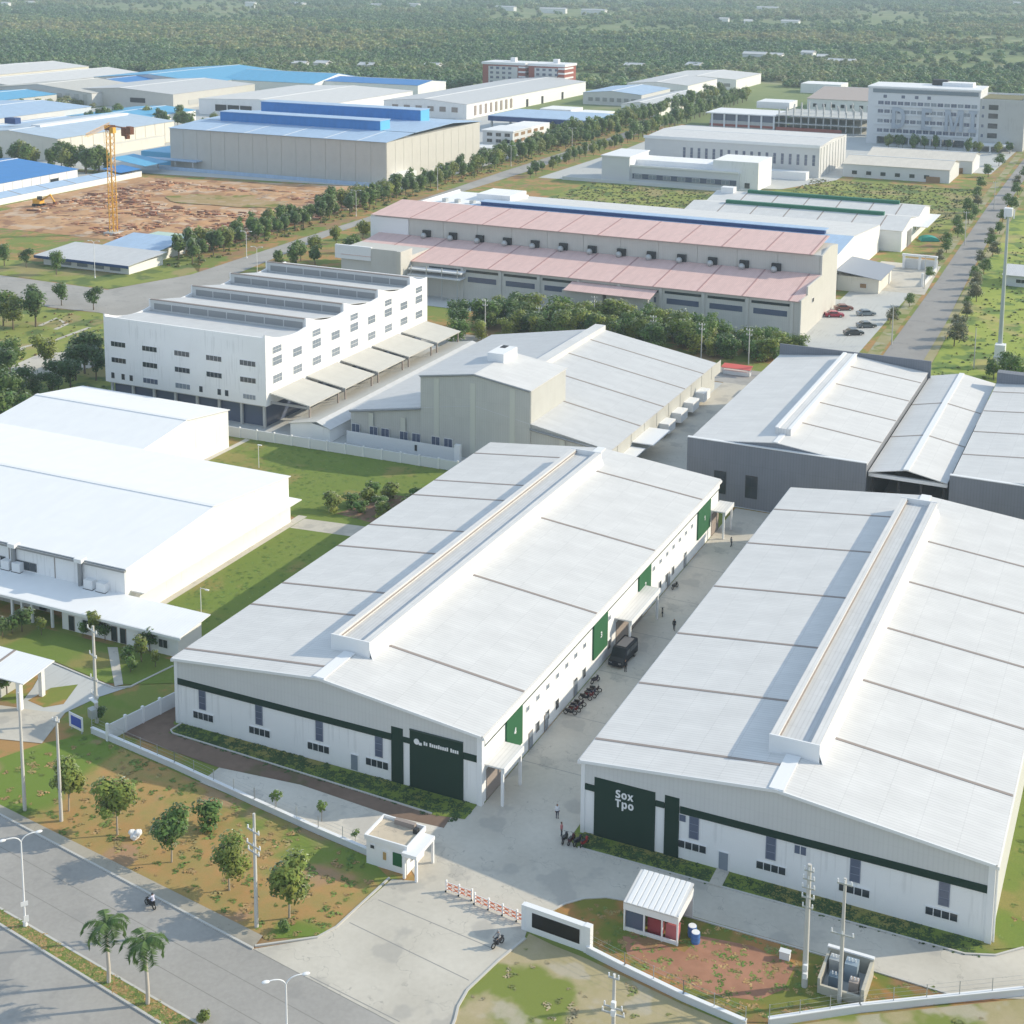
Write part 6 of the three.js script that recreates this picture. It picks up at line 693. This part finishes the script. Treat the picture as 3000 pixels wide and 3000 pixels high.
// palms on the median
function palm(label, x, z, h, seed) {
  const r = rng(seed), t = thing('palm_tree', label, 'palm', x, 0.15, z, 'palms on the median'), tr = []; for (let i = 0; i < 6; i++) tr.push(barGeo([0.06 * Math.sin(i), h * i / 6, 0], [0.06 * Math.sin(i + 1), h * (i + 1) / 6 + 0.03, 0], 0.21 - i * 0.012, 8, 0.195 - i * 0.012)); part(t, 'trunk', mergeGeometries(tr), M(0.50, 0.46, 0.40, 0.9)); part(t, 'crownshaft', barGeo([0, h, 0], [0, h + 0.7, 0], 0.17, 8, 0.1), M(0.10, 0.17, 0.05, 0.7));
  for (let k = 0; k < 13; k++) {
    const a = k * 2.399 + r() * 0.4, up = 1.0 - 1.35 * (k / 13), L = 2.5 + r() * 0.6, pos = [], cl = []; let px = 0, py = h + 0.55, e = up, pts = [];
    for (let i = 0; i <= 9; i++) { pts.push([px, py]); px += Math.cos(e) * L / 9; py += Math.sin(e) * L / 9; e -= 0.20 + 0.03 * i * 0.6; }
    for (let i = 0; i < 9; i++) for (let j = 0; j < 3; j++) for (const s of [-1, 1]) { const f = (j + r()) / 3, x0 = pts[i][0] + (pts[i + 1][0] - pts[i][0]) * f, y0 = pts[i][1] + (pts[i + 1][1] - pts[i][1]) * f, l = (0.72 - 0.44 * Math.abs((i + f) / 9 - 0.42)) * (0.8 + r() * 0.4), d = 0.30 + r() * 0.25; pos.push(x0 - 0.09, y0, 0, x0 + 0.10, y0, 0, x0 + l * 0.45, y0 - l * d, s * l); const q = 0.7 + r() * 0.6; for (let m = 0; m < 3; m++) cl.push(0.10 * q, 0.19 * q, 0.038 * q); }
    const g = new THREE.BufferGeometry(); g.setAttribute('position', new THREE.Float32BufferAttribute(pos, 3)); g.setAttribute('color', new THREE.Float32BufferAttribute(cl, 3)); g.computeVertexNormals(); const f = part(t, 'frond', g, leafM); f.rotation.y = a;
  }
}
palm('left palm tree on the road median', -87.2, -97.7, 5.6, 71); palm('right palm tree on the road median', -82.0, -97.0, 5.9, 72);
// garden in front of the low annex
const bushy = [1, 2, 3].map((k) => treeProto('garden_tree', 700 + k * 3, { h0: 0.8, h1: 3.4, rad: 1.5, n: 520, leaf: 0.2, color: [GREEN, OLIVE, DEEP][k - 1], lobes: 6, r0: 0.08 }));
[[-148.6, -149.5, 0.9], [-144.4, -150.9, 0.8], [-147.7, -150.5, 1.2], [-138.6, -153.0, 0.7], [-136.9, -153.3, 1.2], [-135.0, -153.5, 0.9], [-127.4, -149.5, 0.9], [-126.2, -150.7, 1.1], [-127.2, -153.7, 1.2], [-125.6, -147.6, 0.7], [-123.5, -150.3, 0.7], [-149.0, -148.0, 1.0], [-136.5, -135.8, 1.3], [-139.6, -136.5, 1.3], [-120.7, -135.4, 0.7]].forEach(([x, z, s], i) => plant(bushy[i % 3], 'ornamental shrub or small tree in garden before low white annex', 'shrub', x, z, s, i, 'annex garden shrubs'));
[[-124.5, -214], [-120, -217], [-117.5, -213.5], [-127, -211.5], [-122.5, -211], [-116, -219], [-130, -213], [-128.4, -216.5], [-125.5, -219], [-121, -221.5], [-119, -210.5], [-132, -210], [-129.5, -219.5], [-114.5, -215]].forEach(([x, z], i) => plant(shrubP[i % 3 === 0 ? 0 : 1], 'leafy weed clump on soil patch in left lawn', 'shrub', x, z, 1.3 + (i % 3) * 0.3, i, 'weed clumps on the soil patch'));
// belt of trees behind the grey-beige hall
const belt = [1, 2, 3, 4].map((k) => treeProto('belt_tree', 800 + k * 5, { h0: 0.4, h1: 7.4, rad: 3.5, n: 950, leaf: 0.36, color: [GREEN, [0.14, 0.21, 0.036], [0.09, 0.17, 0.034], OLIVE][k - 1], lobes: [10, 7, 9, 6][k - 1], r0: 0.16 }));
{ const r = rng(81); for (let i = 0; i < 118; i++) { const x = -166 + (i / 118) * 84 + (r() - 0.5) * 3, z = -337 - r() * 17 + (x + 120) * -0.02; plant(belt[r() * 4 | 0], 'dense green tree in belt between pink-roofed factory and grey-beige hall', 'tree', x, z, 0.72 + r() * 0.45 - (x > -105 ? 0.22 : 0), r() * 6, 'tree belt before the pink-roofed factory'); } for (const [x, z, s] of [[-164, -322, 0.9], [-160, -327, 0.8], [-168, -330, 1.1], [-172, -338, 1.1], [-156, -333, 0.7]]) plant(belt[r() * 4 | 0], 'dense green tree in belt between pink-roofed factory and grey-beige hall', 'tree', x, z, s, r() * 6, 'tree belt before the pink-roofed factory'); }
// avenue along the far road
const ave = [1, 2, 3, 4].map((k) => treeProto('avenue_tree', 900 + k * 5, { h0: 1.2, h1: 8.2, rad: 2.8, n: 760, leaf: 0.44, color: [GREEN, [0.13, 0.215, 0.036], OLIVE, [0.09, 0.17, 0.034]][k - 1], lobes: [9, 6, 8, 5][k - 1], r0: 0.17 }));
{ const r = rng(82), lab = 'leafy tree in first row along left side of far road', G = 'trees lining the far road', put = (x, z, s, l = lab) => plant(ave[r() * 4 | 0], l, 'tree', x + (r() - 0.5) * 3, z + (r() - 0.5) * 4, s * (0.88 + r() * 0.42), r() * 6, G);
  for (let z = -372; z > -860; z -= 6.2) { const x = -285 + (z + 372) * 0.028; put(x - 1, z, 1.0); if (r() < 0.55) put(x - 8, z - 3, 1.0, 'leafy tree in second row behind far road, building site side'); }
  for (let z = -590; z > -1000; z -= 7) put(-262 + (z + 590) * 0.035 - 4, z, z < -740 ? 1.25 : 0.75, z < -740 ? 'tall tree at far end of avenue near unfinished frame' : 'small tree on right side of far road by white plant office'); for (let z = -700; z > -1000; z -= 8) put(-300, z, 1.3, 'tall tree in avenue thicket beside narrow white-walled hall'); for (const [x, z] of [[-254, -372], [-251, -380], [-256, -392], [-258, -404], [-249, -388], [-262, -420], [-243, -398], [-246, -412], [-258, -432]]) put(x, z, 0.8, 'bushy tree between sawtooth factory and far road'); }
// left park and dark thicket
const park = [1, 2, 3].map((k) => treeProto('park_tree', 950 + k * 5, { h0: 2.0, h1: 9, rad: 3.4, n: 1100, leaf: 0.36, color: [DEEP, GREEN, OLIVE][k - 1], lobes: 9, r0: 0.22 }));
[[-271.8, -287.4, 1.25, 0, 'large dark round tree standing alone in left park'], [-282.3, -308.9, 0.75, 1, 'small round tree left of two at the road bend'], [-270.8, -308.8, 0.75, 0, 'small dark tree right of two at the road bend'], [-292.6, -308.5, 0.6, 1, 'slim tree behind the large round park tree'], [-275.1, -282.6, 1.0, 2, 'pale sparse tree left of the large round park tree'], [-280.1, -284.3, 1.1, 1, 'sparse tree at left edge in park'], [-311.8, -339.5, 0.85, 1, 'bushy tree on grass in front of site office'], [-335.4, -342.2, 0.8, 1, 'bushy tree at left edge beside the site'], [-327.4, -343.3, 0.7, 0, 'dark bush tree left of site office']].forEach(([x, z, s, k, lab], i) => plant(park[k], lab, 'tree', x, z, s, i));
[[-240.6, -257.0, 1.0, 2], [-230.3, -258.7, 1.2, 0], [-228.2, -253.3, 1.0, 0], [-231.0, -263.4, 0.8, 0], [-224.0, -255.3, 0.9, 0], [-227.0, -246.1, 0.8, 0], [-242.7, -247.7, 1.1, 1], [-237.0, -239.6, 1.2, 0], [-226.3, -233.1, 1.0, 0], [-225.0, -236.6, 0.7, 0], [-223.2, -226.3, 1.1, 1], [-223.4, -240.3, 0.7, 0], [-223.5, -246.2, 0.9, 0], [-230.0, -231.3, 1.0, 1], [-215.9, -223.2, 0.8, 1], [-216.2, -217.9, 1.0, 1]].forEach(([x, z, s, k], i) => plant(park[k], 'dark tree in thicket between left park and white halls', 'tree', x, z, s, i, 'left thicket trees'));
{ const r = rng(83); for (let i = 0; i < 22; i++) plant(ave[1 + (i % 3)], 'dark tree among the blue-roofed halls at far left', 'tree', -440 - r() * 62, -508 - r() * 12, 1.1 + r() * 0.6, r() * 6, 'trees among the left halls'); for (let i = 0; i < 26; i++) plant(ave[i % 4], 'dark tree in gap behind the cream-walled hall', 'tree', -600 + r() * 180, -655 - r() * 40, 1.0 + r() * 0.5, r() * 6, 'trees behind the cream hall'); for (let i = 0; i < 20; i++) plant(ave[i % 4], 'leafy tree at foot of the office tower', 'tree', -146 + r() * 66, -772 - r() * 12, 0.7 + r() * 0.35, r() * 6, 'trees below the office tower'); for (let i = 0; i < 30; i++) plant(ave[i % 4], 'tree around grey office and blue canopy shed', 'tree', -322 + r() * 38, -660 - r() * 100, 0.7 + r() * 0.4, r() * 6, 'trees by the grey office'); }
// along the narrow road on the right
const dusty = [1, 2].map((k) => treeProto('roadside_tree', 980 + k, { h0: 1.0, h1: 6.0, rad: 3.0, n: 700, leaf: 0.3, color: k === 1 ? GREYG : GREEN, lobes: 8, r0: 0.16 }));
[[-51.6, -395, 0.7, 0], [-52, -418, 0.7, 1], [-52.6, -438, 0.7, 0], [-55, -460, 0.8, 1], [-56.5, -485, 0.8, 0], [-57.5, -515, 0.9, 1], [-59, -530, 0.8, 0], [-67.4, -415, 0.7, 1], [-68.2, -455, 0.7, 1], [-69.4, -480, 0.8, 0], [-70.5, -575, 0.9, 1], [-72.5, -600, 0.9, 0], [-63.5, -615, 0.8, 1], [-65, -665, 0.9, 0], [-49.4, -376, 1.1, 0], [-49.6, -384, 1.0, 0], [-50.4, -407, 0.8, 0], [-51, -430, 0.9, 0], [-53, -448, 0.9, 0], [-54, -470, 0.9, 1], [-55, -500, 0.9, 0], [-68.5, -392, 0.8, 0], [-68, -398, 0.6, 1], [-70, -500, 0.9, 1], [-72, -512, 0.9, 1], [-70.5, -530, 0.9, 1], [-73, -545, 1.0, 1], [-71, -560, 1.0, 1], [-74, -585, 1.1, 1], [-58, -545, 0.8, 1], [-60, -570, 0.9, 1], [-60, -600, 1, 1], [-76, -620, 1, 1], [-78, -650, 1, 1], [-62, -640, 1, 1], [-80, -690, 1.1, 1], [-64, -690, 1.1, 1], [-80, -730, 1.1, 1], [-66, -750, 1.2, 1], [-34, -352, 1.1, 1], [-31, -347, 1.2, 1], [-36.5, -349, 0.9, 1]].forEach(([x, z, s, k], i) => plant(dusty[k], 'dusty roadside tree beside the narrow road on the right', 'tree', x, z, s, i, 'trees by the right road'));
{ const t = thing('turquoise_tarp', 'turquoise tarpaulin tent beside green-capped white hall', 'tent', -79, 0.1, -520); t.scale.set(0.8, 0.5, 0.7); t.rotation.y = 0.4; const s = new THREE.Shape(); s.moveTo(-4, 0); s.lineTo(-3.6, 1.6); s.quadraticCurveTo(0, 4.6, 3.6, 1.6); s.lineTo(4, 0); const g = new THREE.ExtrudeGeometry(s, { depth: 7, bevelEnabled: false }); part(t, 'sheet', g, M(0.03, 0.34, 0.30, 0.8), 0, 0, -3.5); part(t, 'rope_weight', boxGeo(0.5, 0.4, 7.2), mat.dull, 4.3, 0.2, 0); }
{ const t = thing('small_shed', 'pale shed with grey roof right of the narrow road', 'shed', -40, 0, -462); box(t, 'wall', mat.paleWall, -46, -34, 0, 3.4, -468, -456); slope(t, 'x', mat.roofGrey, -47, -33, -455, 3.5, -469, 4.3, []); windowOn(t, 'z+', -455.98, -43, -40, 1.2, 2.4, 2, 1); }

// ---------------------------------------------------------------- uncountable growth: tufts, field scrub, the far woods
const grassM = new THREE.MeshStandardMaterial({ vertexColors: true, roughness: 1, side: THREE.DoubleSide });
const tuft = leaves(1001, [[0, 0.02, 0, 0.45, 0.03, 0.45]], 12, 0.14, [1, 1, 1], 0.1, 0.2, 0.06), scrub = leaves(1002, [[0, 0.3, 0, 1.0, 0.35, 1.0]], 40, 0.36, [1, 1, 1], 0.2, 0.8); { const n = tuft.attributes.normal; for (let i = 0; i < n.count; i++) n.setXYZ(i, 0, 1, 0); }
function scatter(name, label, category, geo, n, seed, where, size, cols) {
  const r = rng(seed), o = lit(new THREE.InstancedMesh(geo, geo === tuft ? grassM : leafM, n)), m = new THREE.Matrix4(), q = new THREE.Quaternion(), e = new THREE.Euler(); o.name = name; o.userData = { kind: 'stuff', label, category };
  for (let i = 0; i < n; i++) { let p; do p = where(r); while (!p); e.set(0, r() * 6.28, 0); q.setFromEuler(e); const s = size[0] + (size[1] - size[0]) * Math.pow(r(), size[2] ?? 1.5); m.compose(new THREE.Vector3(p[0], p[2] ?? 0.1, p[1]), q, new THREE.Vector3(s * (0.8 + r() * 0.4), s * (0.8 + r() * 0.4), s)); o.setMatrixAt(i, m); const c = cols[Math.min(cols.length - 1, (p[3] === undefined ? r() : Math.min(1, Math.max(0, p[3] + (r() - 0.5) * 0.45))) * cols.length | 0)], k = 0.8 + r() * 0.4; o.setColorAt(i, col(c[0] * k, c[1] * k, c[2] * k)); }
  scene.add(o); return o;
}
const inside = (P) => (x, z) => { let c = false; for (let i = 0, j = P.length - 1; i < P.length; j = i++) if ((P[i][1] > z) !== (P[j][1] > z) && x < (P[j][0] - P[i][0]) * (z - P[i][1]) / (P[j][1] - P[i][1]) + P[i][0]) c = !c; return c; };
const vergeIn = inside([[-122, -116.8], [-79, -110.6], [-77, -109.2], [-73.0, -112.3], [-71.8, -116.5], [-71.6, -123.6], [-75, -125.2], [-119, -132.2], [-124, -128]]), bedIn = inside([[-51, -122.6], [-43, -120.8], [-31, -119], [-27.4, -121], [-12, -131], [-44, -130.6], [-50, -128.5]]), rightIn = inside([[-53.6, -120.5], [-47, -120.2], [-31, -117.2], [-28, -118.4], [-6, -133], [10, -142], [30, -142], [30, -96], [-52.5, -104.6], [-55.2, -110], [-54.5, -117]]), lawnIn = inside([[-134.4, -161], [-112, -161], [-112, -239], [-167, -239], [-167, -223], [-134.4, -207]]), lawnR = inside([[-11.4, -139.5], [25, -143], [25, -230], [-11.4, -230]]);
const rect = (x0, x1, z0, z1, f) => (r) => { const x = rr(r, x0, x1), z = rr(r, z0, z1); return f(x, z) ? [x, z] : null; };
const dryC = [[0.44, 0.27, 0.11], [0.36, 0.27, 0.10], [0.19, 0.23, 0.05], [0.15, 0.21, 0.045]], lawnC = [[0.15, 0.22, 0.045], [0.12, 0.19, 0.035], [0.19, 0.24, 0.055]], strawC = [[0.46, 0.37, 0.21], [0.40, 0.31, 0.17], [0.22, 0.23, 0.07]];
scatter('verge_grass', 'rough orange-green grass on the front verge', 'grass', tuft, 350, 1, rect(-124, -70, -133, -108, vergeIn), [0.5, 1.9], dryC); scatter('bed_grass', 'sparse grass on brown bed inside the wall', 'grass', tuft, 350, 2, rect(-52, -10, -131, -118, bedIn), [0.5, 1.5], dryC); scatter('straw_grass', 'straw-coloured weeds on plot right of driveway', 'grass', tuft, 300, 3, rect(-56, 12, -142, -96, rightIn), [0.5, 1.8], strawC); scatter('lawn_grass', 'short green lawn grass left of central warehouse', 'grass', tuft, 1500, 4, rect(-168, -111, -240, -160, (x, z) => lawnIn(x, z) && !(x > -136 && z < -199.5 && z > -209)), [0.5, 1.3], lawnC); scatter('side_grass', 'green grass right of right-hand warehouse', 'grass', tuft, 1100, 5, rect(-12, 25, -231, -139, lawnR), [0.5, 1.5], lawnC.concat(dryC)); scatter('gable_shade_grass', 'planted strip at foot of both front gables, coloured dark for their shade', 'grass', tuft, 1100, 6, (r) => { const x = rr(r, -110.5, -12.5); if (x > -69 && x < -55.2) return null; if (Math.abs(x + 39.2) < 0.9) return null; return x < -60 ? [x, rr(r, -139.4, -137.0 + (x + 110) * 0.035)] : [x, rr(r, -139.8, -137.4)]; }, [0.7, 1.7], [[0.06, 0.10, 0.03], [0.05, 0.08, 0.025]]); scatter('median_grass', 'dry grass on the road median', 'grass', tuft, 1800, 7, (r) => { const x = rr(r, -125, -55), f = medFar(x) + 0.4, n = medNear(x) - 0.4; return [x, f + (n - f) * r(), 0.17]; }, [0.5, 1.2], dryC);  // strip along both gables: tufts darker than the lawn, gable shade in their colour
scatter('field_scrub', 'bright yellow-green scrub in the field at right', 'scrub', scrub, 3600, 8, rect(-50, 70, -590, -334, (x, z) => x > -50 - (z + 334) * -0.03), [0.2, 0.65, 2.2], [[0.26, 0.30, 0.06], [0.19, 0.24, 0.05], [0.30, 0.31, 0.08], [0.12, 0.17, 0.04]]); scatter('plot_scrub', 'rough green and tan scrub on empty plot behind halls', 'scrub', scrub, 3000, 9, rect(-234, -79, -646, -536, (x, z) => !(x > -162 && x < -82 && z > -553) && !(z < -590 && x < -150)), [0.25, 0.7, 2], [[0.22, 0.26, 0.06], [0.16, 0.20, 0.05], [0.34, 0.28, 0.12], [0.10, 0.15, 0.04]]); scatter('roadside_scrub', 'low scrub along the far road verges', 'scrub', scrub, 900, 10, (r) => { const z = rr(r, -860, -365); return [-281 + (z + 372) * 0.028 - r() * 18, z]; }, [0.4, 1.2, 2], dryC.concat(lawnC)); scatter('park_scrub', 'grass and low scrub of the left park', 'scrub', scrub, 500, 11, rect(-300, -214, -305, -242, () => true), [0.2, 0.6, 2], lawnC.concat(dryC));
// the wood: built up as separate crowns, denser and larger with distance
const woodGeo = [1, 2, 3].map((k) => leaves(1100 + k, crownLobes(1110 + k, 0.4, 6.4, 4.8, 7), 200, 0.95, [1, 1, 1], 0.35, 0.9));
const built = [[-640, 120, -835, 0], [-900, -470, -975, -800], [-500, -300, -1030, -800], [-385, -285, -1160, -800], [-300, -60, -1010, -800], [-285, -200, -1110, -1000]];
const woodC = [[0.09, 0.20, 0.075], [0.11, 0.23, 0.08], [0.14, 0.26, 0.085], [0.19, 0.29, 0.095], [0.25, 0.32, 0.11], [0.30, 0.33, 0.14]];
function wood(name, label, g, n, seed, d0, d1, size) { scatter(name, label, 'forest', g, n, seed, (r) => { const d = Math.sqrt(rr(r, d0 * d0, d1 * d1)), a = -0.434 + rr(r, -0.40, 0.40), x = Math.sin(a) * d, z = -Math.cos(a) * d; if (built.some(([x0, x1, z0, z1]) => x > x0 && x < x1 && z > z0 && z < z1)) return null; const k = fbm(((x + 9000) % 2400) / 2400, ((-z + 9000) % 2400) / 2400, 9, 4, 501); if (k > 0.56 && r() < 0.9) return null; return [x, z, 0, (fbm(((x + 9000) % 1800) / 1800, ((-z + 9000) % 1800) / 1800, 8, 4, 511) - 0.28) * 2.2]; }, size, woodC); }
wood('near_wood', 'near edge of the broad green wood beyond the factories', woodGeo[0], 9000, 31, 780, 1500, [0.5, 1.2, 1]); wood('middle_wood', 'hazy middle reach of the broad green wood', woodGeo[1], 11500, 32, 1500, 2450, [0.6, 1.5, 1.4]); wood('far_wood', 'blue-hazed farthest reach of the broad wood', woodGeo[2], 11000, 33, 2450, 4300, [0.8, 2.0, 1.4]);
{ // pale houses and sheds in the wood
  const r = rng(77), P = [[-2014.0, -2092.1, 1], [-2000.2, -2139.4, 1.2], [-1653.3, -2361.7, 1.4], [-1631.4, -2365.5, 1.2], [-1596.9, -2442.1, 2], [-1139.5, -1875.9, 1.4], [-1432.8, -2463.7, 1.4], [-1397.2, -2540.3, 2], [-1263.7, -2492.2, 2.4], [-1178.4, -2508.1, 3], [-1053.3, -2445.0, 3], [-960.0, -2409.8, 3], [-832.6, -2212.8, 1.4], [-810.3, -2729.9, 1], [-736.3, -2738.0, 2.4], [-659.1, -2198.9, 0.8], [-610.0, -2159.6, 0.8], [-546.9, -2166.9, 1.6], [-496.4, -2166.5, 1], [-428.1, -1550.3, 0.9], [-386.0, -1395.9, 1.4], [-324.5, -1415.1, 0.5], [-293.1, -1357.8, 1.5], [-234.3, -1615.2, 0.8], [-356.1, -3402.6, 0.7], [-368.4, -1409.2, 0.6], [-1156.2, -1762.7, 2.4], [-644.5, -1092.2, 0.7], [-629.3, -1124.4, 1.6], [-600.3, -1129.4, 0.9], [-442.5, -1209.3, 1.0], [-702.2, -1074.9, 0.6], [-685.0, -1084.9, 0.6], [-663.6, -1248.6, 1.4], [-344.0, -1438.4, 0.5], [-399.1, -1246.3, 0.9]];
  P.filter((_, i) => i % 5 !== 3 && i % 7 !== 5).forEach(([x, z, s]) => { const t = thing('distant_house', 'tiny pale house or shed among the far trees', 'house', x, 0, z, 'houses in the far wood'), L = 15 * s + r() * 6, w = 8 + r() * 4, h = (5 + r() * 2.5) * (z < -1500 ? 1.35 : 1); t.rotation.y = (r() - 0.5) * 0.5; part(t, 'wall', boxGeo(L, h, w), mat.white, 0, h / 2, 0); const ro = part(t, 'roof', boxGeo(L + 1, 0.5, w * 0.62), mat.roofWhite, 0, h + 0.9, w * 0.24); ro.rotation.x = 0.35; const rb = part(t, 'roof', boxGeo(L + 1, 0.5, w * 0.62), mat.roofWhite, 0, h + 0.9, -w * 0.24); rb.rotation.x = -0.35; });
}
renderer.render(scene, camera);
